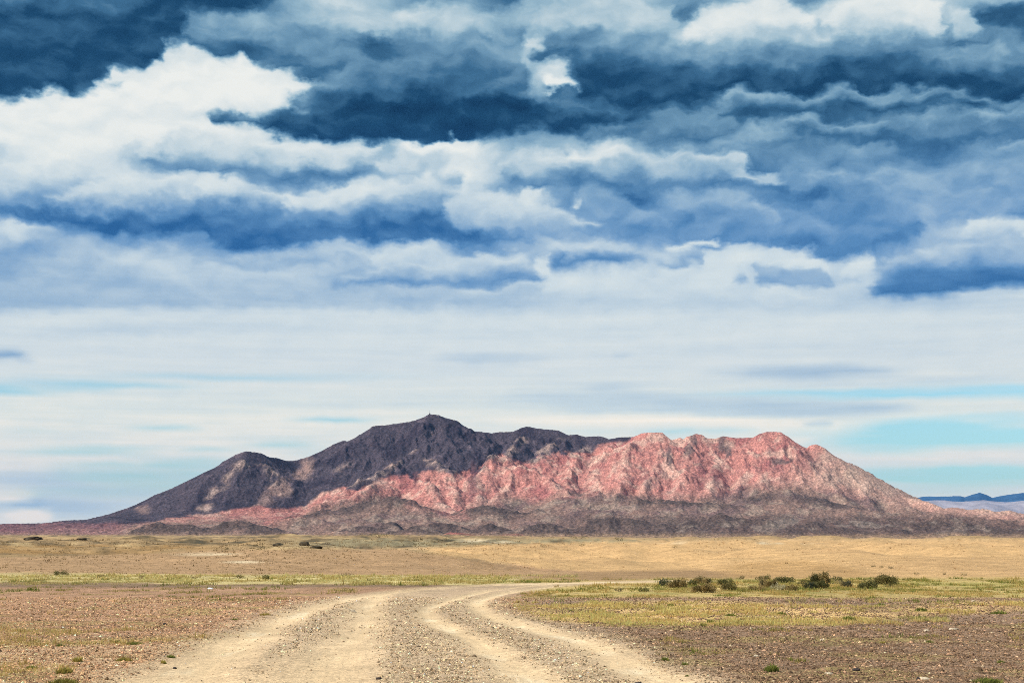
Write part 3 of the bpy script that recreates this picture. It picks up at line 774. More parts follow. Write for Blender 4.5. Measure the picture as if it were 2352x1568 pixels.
def build_mountain():
    D = np.concatenate([np.linspace(2900, 3400, 110), np.linspace(3400, 4200, 170)[1:], np.linspace(4200, 4800, 120)[1:], np.linspace(4800, 5900, 40)[1:]])
    tx = np.concatenate([np.linspace(-.56, -.385, 50)[:-1], np.linspace(-.385, .385, 1150), np.linspace(.385, .56, 50)[1:]])
    DD, TX = np.meshgrid(D, tx, indexing='ij')
    x, y = (DD * TX).ravel(), DD.ravel()
    # let the ridges wander so that spurs are not straight
    wx = x + 38 * fbm(x / 170, y / 170, 4, 101)
    wy = y + 38 * fbm(x / 170 + 40, y / 170, 4, 111)
    base = 3.5 + 95 * sstep(2950, 4500, y) ** 1.25 * sstep(-.60, -.34, TX.ravel()) * sstep(.58, .36, TX.ravel())
    base = base + 5 * fbm(x / 120, y / 120, 4, 121)
    sky_x = [p[0] for r_ in RIDGES[:3] for p in r_[2]]
    sky_y = [p[1] for r_ in RIDGES[:3] for p in r_[2]]
    o_ = np.argsort(sky_x)
    bx_, _ = proj(x, y, base)
    lim = at(bx_, np.interp(bx_, np.array(sky_x)[o_], np.array(sky_y)[o_]) + 9, y)[2]
    base = np.minimum(base, np.maximum(lim, 2.0))
    z = base.copy()
    near = np.full(x.shape, 1e9)          # distance to the skyline crest
    darkh = np.zeros(x.shape)
    crest = np.zeros(x.shape)
    redh = np.zeros(x.shape)
    for slope, kind, pts in RIDGES:
        P = [tuple(float(c) for c in at(*p)) for p in pts]
        X_, Y_ = (x, y) if kind == 0 else (wx, wy)
        if kind == 1:
            P[0] = (P[0][0], P[0][1] - 25, P[0][2] - 26)
        zb = np.full(x.shape, -1e3)
        db = np.full(x.shape, 1e9)
        for (ax, ay, az), (bx, by, bz) in zip(P[:-1], P[1:]):
            lo, hi_ = min(ay, by) - 900, max(ay, by) + 900
            ux, uy = bx - ax, by - ay
            L = ux * ux + uy * uy + 1e-9
            t = np.clip(((X_ - ax) * ux + (Y_ - ay) * uy) / L, 0, 1)
            d = np.hypot(X_ - ax - t * ux, Y_ - ay - t * uy)
            drop = slope * (np.sqrt(d * d + 64) - 8) * (1 + (1.3 * np.exp(-d / 35) if kind == 0 else 0)) / (1 + d / (2600 if kind < 2 else 500))
            zz = az + t * (bz - az) - drop
            zb = np.maximum(zb, zz)
            db = np.minimum(db, d)
        k = 5.0
        h = np.clip(.5 + .5 * (zb - z) / k, 0, 1)
        z = z * (1 - h) + zb * h + k * h * (1 - h) * .5
        if kind == 0:
            near = np.minimum(near, db)
        if kind == 1:
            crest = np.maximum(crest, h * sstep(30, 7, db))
        if kind == 3:
            darkh = np.maximum(darkh, h * sstep(110, 20, db))
        if kind == 4:
            redh = np.maximum(redh, h * sstep(120, 50, db))
    rel = np.clip((z - base) / 200, 0, 1)
    # gullies and crags
    amp = 5 + 36 * rel * (1 - rel * .45)
    calm = sstep(6, 80, near)
    g1 = ridged(wx / 150, wy / 420, 5, 131)
    g2 = ridged((x + .5 * wx) / 84 + 9, y / 190, 4, 141)
    rough = fbm(x / 24, y / 24, 4, 151)
    z = z + calm * amp * ((g1 - .45) * 1.15 + (g2 - .45) * .55) + (3 + 5 * rel) * rough * (.08 + .92 * calm) + (1.2 + 3.5 * rel) * (.2 + .8 * calm) * ridged(x / 19, y / 24, 3, 153)
    z = z + 1.6 * fbm(x / 8, y / 9, 2, 155)
    edge = sstep(2900, 3010, y) * sstep(.56, .50, np.abs(TX.ravel())) * sstep(5900, 5500, y)
    z = z * edge - 8 * (1 - edge)
    return D, tx, x, y, z, near, darkh, redh, rel, crest


mD, mT, mx, my, mz, mnear, mdark, mred, mrel, mcrest = build_mountain()
px, py = proj(mx, my, mz)
jx = 16 * fbm(mx / 70, my / 70, 5, 161, .6)
jy = 14 * fbm(mx / 70 + 31, my / 70, 5, 171, .6)
qx, qy = px + jx, py + jy
DARK_B = [(-300, 1230), (200, 1215), (335, 1200), (396, 1190), (480, 1181), (550, 1171), (597, 1157), (620, 1172), (700, 1162), (738, 1133), (789, 1123), (818, 1125), (862, 1108), (896, 1094), (939, 1091), (954, 1106), (963, 1086), (1020, 1081), (1043, 1089), (1073, 1080), (1090, 1100), (1107, 1076), (1124, 1056), (1150, 1047), (1171, 1054), (1197, 1059), (1221, 1066), (1238, 1048), (1271, 1046), (1305, 1041), (1352, 1042), (1379, 1026), (1422, 1016), (1449, 1010), (1462, 990), (1480, 900), (2400, 900)]
PINK_B = [(-300, 1190), (420, 1198), (478, 1192), (560, 1190), (630, 1200), (700, 1180), (751, 1160), (829, 1145), (912, 1143), (939, 1160), (993, 1170), (1040, 1186), (1067, 1188), (1087, 1166), (1130, 1153), (1154, 1143), (1254, 1150), (1288, 1134), (1382, 1130), (1439, 1136), (1540, 1146), (1610, 1140), (1660, 1130), (1720, 1118), (1790, 1118), (1850, 1115), (1900, 1124), (1960, 1130), (2050, 1150), (2140, 1166), (2400, 1200)]
db_ = np.interp(qx, [p[0] for p in DARK_B], [p[1] for p in DARK_B])
pb_ = np.interp(qx, [p[0] for p in PINK_B], [p[1] for p in PINK_B])
mcol = np.zeros((len(mx), 3)) + lin(150, 122, 110) / 1.35


def mlay(m, c):
    global mcol
    m = np.clip(m, 0, 1)[:, None]
    mcol = mcol * (1 - m) + np.asarray(c) / 1.35 * m


mn1 = fbm(mx / 130, my / 150, 5, 181)
mn2 = fbm(mx / 45, my / 45, 5, 191)
mlay(sstep(-.05, .3, mn1) * .6, lin(120, 98, 98))
mlay(sstep(.0, .25, fbm(mx / 60 + 7, my / 90, 4, 201)) * .6, lin(174, 152, 136))
mlay(sstep(1180, 1192, qy) * sstep(1200, 1420, qx) * .7, lin(98, 81, 75))
mlay(sstep(1186, 1196, qy) * sstep(1450, 1600, qx) * sstep(.05, .25, mn1 + .5 * mn2) * .5, lin(164, 148, 134))
pk = sstep(-16, 20, pb_ - qy + 10 * mn2)
mlay(pk, lin(202, 140, 129))
mlay(pk * sstep(0, .35, mn1 + .3 * mn2), lin(176, 114, 109))
mlay(pk * sstep(.02, .35, fbm(mx / 55, my / 75, 5, 205)) * .7, lin(224, 186, 168))
mlay(pk * sstep(1760, 2010, qx + 1.3 * (qy - 1060)) * .85, lin(200, 170, 152))
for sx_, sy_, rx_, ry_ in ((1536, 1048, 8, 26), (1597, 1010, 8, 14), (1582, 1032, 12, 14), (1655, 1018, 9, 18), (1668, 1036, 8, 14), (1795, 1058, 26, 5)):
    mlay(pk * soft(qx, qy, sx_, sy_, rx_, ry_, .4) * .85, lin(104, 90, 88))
dk = sstep(-3, 5, db_ - qy)
mlay(dk, lin(86, 77, 86))
mlay(dk * sstep(.0, .3, mn1), lin(64, 57, 68))
mlay(dk * sstep(.2, .5, mn2) * .4, lin(138, 122, 130))
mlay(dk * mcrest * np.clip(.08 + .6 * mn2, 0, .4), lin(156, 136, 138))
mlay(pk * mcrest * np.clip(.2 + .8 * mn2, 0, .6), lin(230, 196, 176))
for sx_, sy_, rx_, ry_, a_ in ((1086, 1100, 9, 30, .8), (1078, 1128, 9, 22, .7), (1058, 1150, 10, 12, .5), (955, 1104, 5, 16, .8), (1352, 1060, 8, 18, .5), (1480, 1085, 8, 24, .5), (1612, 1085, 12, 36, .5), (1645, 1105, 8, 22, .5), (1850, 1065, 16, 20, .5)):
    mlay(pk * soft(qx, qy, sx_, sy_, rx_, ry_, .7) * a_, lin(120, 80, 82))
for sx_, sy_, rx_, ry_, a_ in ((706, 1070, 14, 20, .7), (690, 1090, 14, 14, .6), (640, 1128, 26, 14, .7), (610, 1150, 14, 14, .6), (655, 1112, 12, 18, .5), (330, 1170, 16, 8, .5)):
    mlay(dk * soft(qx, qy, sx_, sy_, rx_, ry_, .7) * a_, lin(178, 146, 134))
mlay(mdark * sstep(.5, .0, mn2 + .5 * mn1) * sstep(1120, 1150, py), lin(102, 86, 80))
mlay(mred, lin(168, 100, 96))
mlay(sstep(60, 10, qx - 250) * sstep(1196, 1206, qy) * .6, lin(160, 112, 112))
mlay(sstep(1221, 1232, py + 5 * mn1) * .75, lin(172, 142, 112))
mm, t, b = material('mountain_rock')
geo = t.new('ShaderNodeNewGeometry')
pos = geo.outputs['Position']
a = t.new('ShaderNodeAttribute', attribute_name='tint')
n1 = t.noise(pos, .15, 5, .8)
n2 = t.noise(pos, .035, 7, .72)
k = t.math('ADD', t.rng(n1.outputs[0], .25, .75, -1.65, 1.65, False), t.rng(n2.outputs[0], .25, .75, -.38, .38, False))
mul = t.math('POWER', 2.0, k)
hue = t.mix(t.rng(n2.outputs[0], .4, .7), a.outputs['Color'], t.mix(1.0, a.outputs['Color'], (1.06, .97, .95), 'MULTIPLY'))
t.l.new(t.mix(1.0, hue, t.xyz(mul, mul, mul), 'MULTIPLY'), b.inputs['Base Color'])
bump = t.new('ShaderNodeBump')
bump.inputs['Distance'].default_value = 7.0
bump.inputs['Strength'].default_value = .6
t.l.new(t.math('ADD', t.math('MULTIPLY', n2.outputs[0], 1.6), t.math('MULTIPLY', n1.outputs[0], .35)), bump.inputs['Height'])
t.l.new(bump.outputs[0], b.inputs['Normal'])
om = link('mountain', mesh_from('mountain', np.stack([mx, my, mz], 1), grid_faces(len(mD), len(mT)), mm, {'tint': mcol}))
om['kind'] = 'structure'
om['label'] = 'rocky mountain, dark purple on the left and pink on the right, with brown foothills'


# ------------------------------------------------------------------ far blue ranges
def far_range(name, prof, D0, depth, colr, label, seed, lo):
    xs = np.linspace(prof[0][0], prof[-1][0], 420)
    top = np.interp(xs, [p[0] for p in prof], [p[1] for p in prof])
    X, _, Z = at(xs, top, np.full(len(xs), float(D0)))
    rows = np.linspace(-1, 1, 70)
    V = []
    for s_ in rows:
        yy = D0 + s_ * depth
        xx = X * (yy / D0)
        prof_ = np.clip(1 - abs(s_) ** 1.1, 0, 1)
        zz = lo + (Z - lo) * prof_
        nz = (ridged(xx / 1500 + seed, np.full(len(xx), yy) / 1500, 5, seed) - .4) * (Z - lo) * .5 * prof_ * (1 - prof_) * 2.2
        zz = zz + nz + 14 * fbm(xx / 260, np.full(len(xx), yy) / 260, 3, seed + 5) * prof_
        V.append(np.stack([xx, np.full(len(xx), yy), zz], 1))
    m_, t_, b_ = material(name + '_rock')
    g_ = t_.new('ShaderNodeNewGeometry')
    q_ = t_.noise(g_.outputs['Position'], .002, 6, .65)
    t_.l.new(t_.mix(t_.rng(q_.outputs[0], .35, .65), tuple(colr * .75), tuple(colr * 1.25)), b_.inputs['Base Color'])
    o = link(name, mesh_from(name, np.concatenate(V), grid_faces(len(rows), len(xs)), m_))
    o['kind'] = 'structure'
    o['label'] = label


far_range('distant_mountains', [(1750, 1215), (1850, 1200), (1960, 1170), (2050, 1150), (2095, 1144), (2120, 1139.4), (2170, 1139.4), (2190, 1137.6), (2206, 1137.6), (2216, 1140.5), (2232, 1134), (2250, 1129.6), (2264, 1134), (2279, 1141.2), (2300, 1137), (2320, 1134), (2352, 1130.4), (2400, 1122), (2460, 1118), (2540, 1126), (2620, 1140), (2800, 1150)], 30000, 3500, np.array((.042, .085, .15)), 'deep blue mountain range far beyond the right foot of the mountain', 301, 0)  # rock tint is bluish: some of the distance haze is painted into it
far_range('distant_hills', [(1750, 1220), (1900, 1195), (2060, 1160), (2110, 1150), (2160, 1147), (2210, 1151), (2260, 1148), (2310, 1152), (2352, 1149), (2450, 1146), (2600, 1150), (2800, 1165)], 24000, 3000, np.array((.42, .36, .36)), 'pale lavender hills in front of the far blue range', 331, 0)

# ------------------------------------------------------------------ haze
hb = 33800.0
hx0, hx1, hy0, hy1, hz0, hz1 = -15000.0, 24000.0, -2500.0, hb, -30.0, 1500.0
HV = np.array([(x_, y_, z_) for z_ in (hz0, hz1) for y_ in (hy0, hy1) for x_ in (hx0, hx1)])
HF = np.array([(0, 2, 3, 1), (4, 5, 7, 6), (0, 1, 5, 4), (2, 6, 7, 3), (0, 4, 6, 2), (1, 3, 7, 5)])
hm = bpy.data.materials.new('haze')
hm.use_nodes = True
H = NT(hm.node_tree)
H.n.clear()
pv = H.new('ShaderNodeVolumePrincipled')
pv.inputs['Color'].default_value = (.12, .42, 1.0, 1)
pv.inputs['Density'].default_value = 1.6e-5
pv.inputs['Anisotropy'].default_value = 0.0
ho = H.new('ShaderNodeOutputMaterial')
H.l.new(pv.outputs[0], ho.inputs['Volume'])
oh = link('haze', mesh_from('haze', HV, HF, hm, smooth=False))
oh['kind'] = 'stuff'
oh['label'] = 'thin blue haze in the air over the desert'
#PART2
# ------------------------------------------------------------------ things and growth on the plain
def surface(x, y):
    x, y = np.atleast_1d(np.asarray(x, float)), np.atleast_1d(np.asarray(y, float))
    return height(x, y) - 0.05 * ruts(x, y)[1]


_Dm = np.geomspace(6, 2800, 5000)


def spot(px, py):
    """where the line of sight through (px, py) meets the plain"""
    x, y, z = at(np.full(_Dm.shape, px), np.full(_Dm.shape, py), _Dm)
    hit = np.nonzero(z <= height(x, y))[0]
    i = hit[0] if len(hit) else len(_Dm) - 1
    return float(x[i]), float(y[i]), float(surface(x[i], y[i])[0])


def plain_material(name, rough=.9, var=.5, scale=30.0, translucent=0.0):
    m, t, b = material(name)
    g = t.new('ShaderNodeNewGeometry')
    a = t.new('ShaderNodeAttribute', attribute_name='tint')
    n = t.noise(g.outputs['Position'], scale, 4, .65)
    k = t.math('POWER', 2.0, t.rng(n.outputs[0], .25, .75, -var, var, False))
    t.l.new(t.mix(1.0, a.outputs['Color'], t.xyz(k, k, k), 'MULTIPLY'), b.inputs['Base Color'])
    b.inputs['Roughness'].default_value = rough
    if translucent:
        tr = t.new('ShaderNodeBsdfTranslucent')
        t.l.new(a.outputs['Color'], tr.inputs[0])
        mx_ = t.new('ShaderNodeMixShader')
        mx_.inputs[0].default_value = translucent
        t.l.new(b.outputs[0], mx_.inputs[1])
        t.l.new(tr.outputs[0], mx_.inputs[2])
        t.l.new(mx_.outputs[0], t.n['Material Output'].inputs[0])
    return m


M_STONE = plain_material('desert_stone', .85, .6, 40)
M_GRASS = plain_material('sparse_grass', .8, .3, 12, .4)
M_LEAF = plain_material('shrub_leaf', .8, .5, 9, .25)
M_STEM = plain_material('dry_stem', .9, .4, 20)
M_STEEL = plain_material('galvanised_steel', .5, .2, 3)

OCT = np.array([(1, 0, 0), (-1, 0, 0), (0, 1, 0), (0, -1, 0), (0, 0, 1), (0, 0, -.5)], float)
OCTF = np.array([(0, 2, 4), (2, 1, 4), (1, 3, 4), (3, 0, 4), (2, 0, 5), (1, 2, 5), (3, 1, 5), (0, 3, 5)])


def view_scatter(n, y0, y1, x0=-120, x1=2480, power=1.0):
    """points of the plain inside the view wedge, evenly over the wedge as it is seen"""
    qx_ = rng.uniform(x0, x1, n)
    qy_ = y0 + (y1 - y0) * rng.random(n) ** power
    fx_, fy_ = flat_at(qx_, qy_)
    return fx_, fy_, qx_, qy_


# ---- gravel: countless small stones
def stones_mesh(x, y, size, col, name):
    n = len(x)
    th = rng.uniform(0, 2 * math.pi, n)
    P = OCT[None] * (1 + rng.uniform(-.35, .35, (n, 6, 3)))
    P = P * (size[:, None, None] * np.stack([rng.uniform(.7, 1.4, n), rng.uniform(.7, 1.4, n), rng.uniform(.4, .95, n)], 1)[:, None, :])
    c_, s_ = np.cos(th)[:, None], np.sin(th)[:, None]
    X = P[..., 0] * c_ - P[..., 1] * s_ + x[:, None]
    Y = P[..., 0] * s_ + P[..., 1] * c_ + y[:, None]
    Z = P[..., 2] + surface(x, y)[:, None] + .002
    V = np.stack([X, Y, Z], -1).reshape(-1, 3)
    Fc = (OCTF[None] + 6 * np.arange(n)[:, None, None]).reshape(-1, 3)
    return mesh_from(name, V, Fc, M_STONE, {'tint': np.repeat(col, 6, 0)}, smooth=False)


gx1, gy1, q1, q2 = view_scatter(190000, 1372, 1640, power=1.15)
sa, _ = ruts(gx1, gy1)
tr1, _ = track_amount(gx1, gy1)
n_ = fbm(gx1 / 1.2, gy1 / 2.0, 4, 501)
shl = sstep(1440, 1520, q2) * sstep(960, 800, q1) * tr1
keep = rng.random(len(gx1)) < np.clip(1.05 - 1.35 * sa - .75 * shl + .6 * n_, .03, 1) * (.75 + .25 * (q2 > 1430))
gx1, gy1, q1, q2, tr1, sa = gx1[keep], gy1[keep], q1[keep], q2[keep], tr1[keep], sa[keep]
sz = np.exp(rng.normal(math.log(.0104), .58, len(gx1))) * np.clip(gy1 / 24, .85, 1.9) * (1 - .35 * sa)
sz = np.minimum(sz, .034)
base_l, base_r, base_t = alb(184, 142, 106), alb(132, 104, 80), alb(188, 160, 126)
wr = sstep(1100, 1300, q1)[:, None]
cc = base_l * (1 - wr) + base_r * wr
cc = cc * (1 - tr1[:, None]) + base_t * tr1[:, None]
cc = cc * np.exp(rng.normal(-.10, .50, len(gx1)))[:, None] * (1 + rng.normal(0, .025, (len(gx1), 3)))
pale = rng.random(len(gx1)) < .02
cc[pale] = alb(210, 186, 150) * rng.uniform(.7, 1.05, (pale.sum(), 1))
og_ = link('gravel', stones_mesh(gx1, gy1, sz, np.clip(cc, .02, .75), 'gravel'))
og_['kind'] = 'stuff'
og_['label'] = 'loose grey brown gravel strewn over the plain and the middle of the track'


# ---- blades and tussocks
def blades(x, y, z, h, r, nb, col, tipcol, name, mat, lean=.6, width=.16):
    n = len(x)
    N = n * nb
    rep_ = np.repeat(np.arange(n), nb)
    th = rng.uniform(0, 2 * math.pi, N)
    rr = r[rep_] * np.sqrt(rng.random(N))
    bx, by = x[rep_] + rr * np.cos(th), y[rep_] + rr * np.sin(th)
    th2 = th + rng.normal(0, .9, N)
    le = lean * rng.uniform(.1, 1.1, N)
    hh = h[rep_] * rng.uniform(.5, 1.1, N) * (1 - .35 * (rr / np.maximum(r[rep_], 1e-6)) ** 2)
    w = hh * width * rng.uniform(.6, 1.3, N)
    ph = rng.uniform(0, math.pi, N)
    wx_, wy_ = np.cos(ph) * w, np.sin(ph) * w
    tipx, tipy, tipz = bx + np.cos(th2) * le * hh, by + np.sin(th2) * le * hh, hh * np.sqrt(np.clip(1 - (le * .8) ** 2, .1, 1))
    zz = z[rep_]
    V = np.empty((N, 3, 3))
    V[:, 0] = np.stack([bx - wx_, by - wy_, zz - .01], 1)
    V[:, 1] = np.stack([bx + wx_, by + wy_, zz - .01], 1)
    V[:, 2] = np.stack([tipx, tipy, zz + tipz], 1)
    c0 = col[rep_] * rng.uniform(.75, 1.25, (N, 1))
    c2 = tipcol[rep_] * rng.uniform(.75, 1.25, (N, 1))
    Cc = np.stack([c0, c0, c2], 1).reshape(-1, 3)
    return mesh_from(name, V.reshape(-1, 3), np.arange(N * 3).reshape(-1, 3), mat, {'tint': np.clip(Cc, .01, .7)}, smooth=False)


GREEN, YEL, OLIVE, DRY = alb(126, 134, 62), alb(230, 186, 120), alb(200, 174, 110), alb(230, 196, 140)


def mixc(a, b, t_):
    t_ = np.clip(t_, 0, 1)[:, None]
    return a * (1 - t_) + b * t_


parts_ = []
for n, xr, y0, y1, cA, cB, dens, hpx in [
        (5200, (-120, 1330), 1319, 1343, OLIVE, alb(224, 200, 134), .0, 5.0),
        (1800, (-120, 1300), 1330, 1343, GREEN, OLIVE, .1, 5.0),
        (6500, (1180, 2480), 1331, 1371, GREEN, YEL, .04, 4.5),
        (3600, (1500, 2480), 1328, 1362, GREEN, OLIVE, .08, 4.5),
        (5200, (1180, 2480), 1381, 1437, YEL, alb(226, 200, 124), .05, 6.0),
        (1500, (1180, 2480), 1372, 1440, GREEN, OLIVE, .22, 6.5),
        (1500, (-120, 900), 1348, 1380, OLIVE, GREEN, .16, 5.0),
        (2600, (-120, 640), 1440, 1600, OLIVE, YEL, .16, 7.0),
        (500, (-120, 1000), 1380, 1440, GREEN, YEL, .3, 5.0),
        (1800, (1500, 2480), 1440, 1600, YEL, GREEN, .24, 7.0)]:
    X_, Y_, QX, QY = view_scatter(n * 3, y0 - 2, y1 + 2, *xr)
    cl = fbm(X_ / 1.6, Y_ / 2.6, 4, 601 + y0) + .35 * fbm(X_ / 7, Y_ / 14, 3, 651 + y0)
    edge = sstep(y0 - 4, y0 + 5, QY) * sstep(y1 + 4, y1 - 6, QY)
    tr_, _ = track_amount(X_, Y_)
    k_ = (cl > dens) & (rng.random(len(X_)) < edge * (1 - tr_) ** 3)
    k_ = np.nonzero(k_)[0][:n]
    mc = mixc(cA, cB, .5 + 1.5 * fbm(X_[k_] / 2.5, Y_[k_] / 4, 4, 690 + y0) + rng.normal(0, .25, len(k_)))
    hh = hpx * Y_[k_] / F * rng.uniform(.5, 1.3, len(k_))
    parts_.append((X_[k_], Y_[k_], hh, hh * rng.uniform(.8, 2.2, len(k_)), mc))
gx2 = np.concatenate([p[0] for p in parts_]); gy2 = np.concatenate([p[1] for p in parts_])
gh2 = np.concatenate([p[2] for p in parts_]); gh2 = gh2 * np.where(rng.random(len(gh2)) < .12, 1.8, 1.0); gr2 = np.concatenate([p[3] for p in parts_]); gc2 = np.concatenate([p[4] for p in parts_])
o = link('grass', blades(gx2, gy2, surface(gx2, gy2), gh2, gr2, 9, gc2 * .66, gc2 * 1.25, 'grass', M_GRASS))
o['kind'] = 'stuff'
o['label'] = 'sparse green and yellow grass growing in bands across the plain'

# ---- small dry scrub dotting the far slopes
X_, Y_, QX, QY = [], [], [], []
for n, xr, y0, y1 in [(9000, (-120, 2480), 1241, 1262), (12000, (-120, 2480), 1262, 1330), (2500, (-120, 1000), 1345, 1440)]:
    qx_ = rng.uniform(*xr, n)
    qy_ = rng.uniform(y0, y1, n)
    QX.append(qx_); QY.append(qy_)
QX, QY = np.concatenate(QX), np.concatenate(QY)
Dg = np.geomspace(20, 1500, 260)
bx_ = np.full(len(QX), np.nan); by_ = bx_.copy()
for i0 in range(0, len(QX), 2000):
    sl_ = slice(i0, i0 + 2000)
    xx, yy, zz = at(QX[sl_, None], QY[sl_, None], Dg[None, :])
    below = zz <= height(xx.ravel(), yy.ravel()).reshape(zz.shape)
    f_ = below.argmax(1)
    ok_ = below.any(1)
    idx = np.arange(len(f_))
    bx_[sl_] = np.where(ok_, xx[idx, f_], np.nan)
    by_[sl_] = np.where(ok_, yy[idx, f_], np.nan)
g_ = ~np.isnan(bx_)
bx_, by_, QX, QY = bx_[g_], by_[g_], QX[g_], QY[g_]
by_ = by_ * rng.uniform(.96, 1.04, len(by_)); bx_ = bx_ * rng.uniform(.99, 1.01, len(bx_))
cl = fbm(bx_ / (.05 * by_), by_ / (.12 * by_), 4, 701)
left_ = sstep(1250, 700, QX + 3 * (QY - 1262))
keep = rng.random(len(bx_)) < np.clip(.35 + 1.0 * cl + .35 * left_, .05, 1)
bx_, by_, QX, QY, cl, left_ = [v_[keep] for v_ in (bx_, by_, QX, QY, cl, left_)]
hh = by_ / F * np.exp(rng.normal(math.log(2.0), .35, len(bx_))) * (1 + .25 * left_ + .25 * (cl > .12) * left_ * sstep(1275, 1262, QY))
tan_ = mixc(alb(176, 140, 96), alb(226, 192, 146), rng.random(len(bx_)))
dkc = mixc(alb(92, 82, 56), alb(150, 128, 88), rng.random(len(bx_)))
mc = mixc(tan_, dkc, np.clip(left_ * .6 + .8 * (cl > .12) * left_ * sstep(1275, 1262, QY) + .5 * (rng.random(len(bx_)) < .05), 0, 1))
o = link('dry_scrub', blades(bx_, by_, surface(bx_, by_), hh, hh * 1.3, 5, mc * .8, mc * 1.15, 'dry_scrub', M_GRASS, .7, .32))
o['kind'] = 'stuff'
o['label'] = 'low dry scrub dotting the far plain and the gentle sandy rises'


# ---- shrubs: each one its own thing, with foliage and stems
def shrub(px, py, wpx, hpx, c1, c2, label, group='shrubs on the plain', name='shrub', dens=1.0, open_=.0):
    x, y, z = spot(px, py)
    s_ = y / F
    if hpx < 14:
        hpx, wpx = hpx * 1.4, wpx * 1.15
    rx, h = wpx * s_ * .53, hpx * s_ * 1.12
    root = bpy.data.objects.new(name, None)
    root.empty_display_size = .2
    COL.objects.link(root)
    root.location = (x, y, z - .01)
    root['label'], root['category'], root['group'] = label, 'shrub', group
    n = int(np.clip(wpx * hpx * 2.3, 240, 3200) * dens)
    nl = int(np.clip(wpx / 5, 4, 11))
    lx = np.linspace(-.78, .78, nl)[rng.permutation(nl)] * rx + rng.uniform(-.08, .08, nl) * rx
    ly = rng.uniform(-.6, .6, nl) * rx
    lr = rx * rng.uniform(.30, .52, nl)
    lz = h * (rng.uniform(.40, .62, nl) - .2 * (lx / rx) ** 2)
    lh = np.minimum(h - lz, h * rng.uniform(.28, .5, nl))
    lh[0] = h - lz[0]
    k = rng.integers(0, nl, n)
    d = rng.normal(0, 1, (n, 3))
    d /= np.linalg.norm(d, axis=1)[:, None]
    rr = rng.random(n) ** (.42 + open_)
    P = np.stack([lx[k] + d[:, 0] * lr[k] * rr, ly[k] + d[:, 1] * lr[k] * rr, lz[k] + d[:, 2] * lh[k] * rr], 1)
    P[:, 2] = np.abs(P[:, 2])
    stray = rng.random(n) < .2
    P[stray] *= rng.uniform(1.0, 1.26, (stray.sum(), 1))
    low = P[:, 2] < .04 * h
    P[low, 2] = rng.uniform(.04, .3, low.sum()) * h
    L = np.clip(h * .16, 1.5 * s_, 5.0 * s_) * rng.uniform(.6, 1.4, n)
    up = P - np.array([0, 0, -.2 * h])
    up /= np.linalg.norm(up, axis=1)[:, None]
    up += rng.normal(0, .55, (n, 3))
    up /= np.linalg.norm(up, axis=1)[:, None]
    side = np.cross(up, rng.normal(0, 1, (n, 3)))
    side /= np.linalg.norm(side, axis=1)[:, None]
    Wd = L * .17
    V = np.stack([P - up * L[:, None] * .4 - side * Wd[:, None], P - up * L[:, None] * .4 + side * Wd[:, None], P + up * L[:, None] * .6], 1)
    cc_ = mixc(np.asarray(c1), np.asarray(c2), np.clip(rng.normal(.45, .3, n) + .25 * rng.normal(0, 1, nl)[k], 0, 1))
    link('foliage', mesh_from('foliage', V.reshape(-1, 3), np.arange(3 * n).reshape(-1, 3), M_LEAF, {'tint': np.repeat(np.clip(cc_, .01, .6), 3, 0)}, smooth=False), root)
    # stems: tapered three-sided rods from the root to each lobe
    SV, SF = [], []
    for q in range(nl * 2):
        i = q % nl
        e = np.array([lx[i], ly[i], lz[i]]) + rng.normal(0, .25, 3) * lr[i]
        e[2] = max(e[2], .2 * h)
        b0 = np.array([lx[i] * .15, ly[i] * .15, 0])
        m_ = (b0 + e) / 2 + np.array([0, 0, -.06 * h])
        w0 = max(.012, .045 * h)
        for (p_, w_) in ((b0, w0), (m_, w0 * .65), (e, w0 * .25)):
            for a_ in (0, 2.1, 4.2):
                SV.append(p_ + w_ * np.array([math.cos(a_), math.sin(a_), 0]))
        b_i = len(SV) - 9
        for lv in (0, 3):
            for a_ in range(3):
                SF.append((b_i + lv + a_, b_i + lv + (a_ + 1) % 3, b_i + lv + 3 + (a_ + 1) % 3, b_i + lv + 3 + a_))
    SV = np.array(SV)
    link('stems', mesh_from('stems', SV, np.array(SF), M_STEM, {'tint': np.tile(alb(120, 96, 70) * .7, (len(SV), 1))}), root)
    return root


G_DK, G_DK2 = alb(72, 76, 48), alb(124, 118, 72)
BR, BR2 = alb(112, 98, 62), alb(190, 164, 112)
BL, BL2 = alb(66, 76, 66), alb(116, 120, 92)
PALE, PALE2 = alb(178, 166, 130), alb(226, 210, 168)


def z7(zx, zy, zw, zh):
    return 1487.8 + zx * .2556, 1292.5 + zy * .2556, zw * .2556, zh * .2556


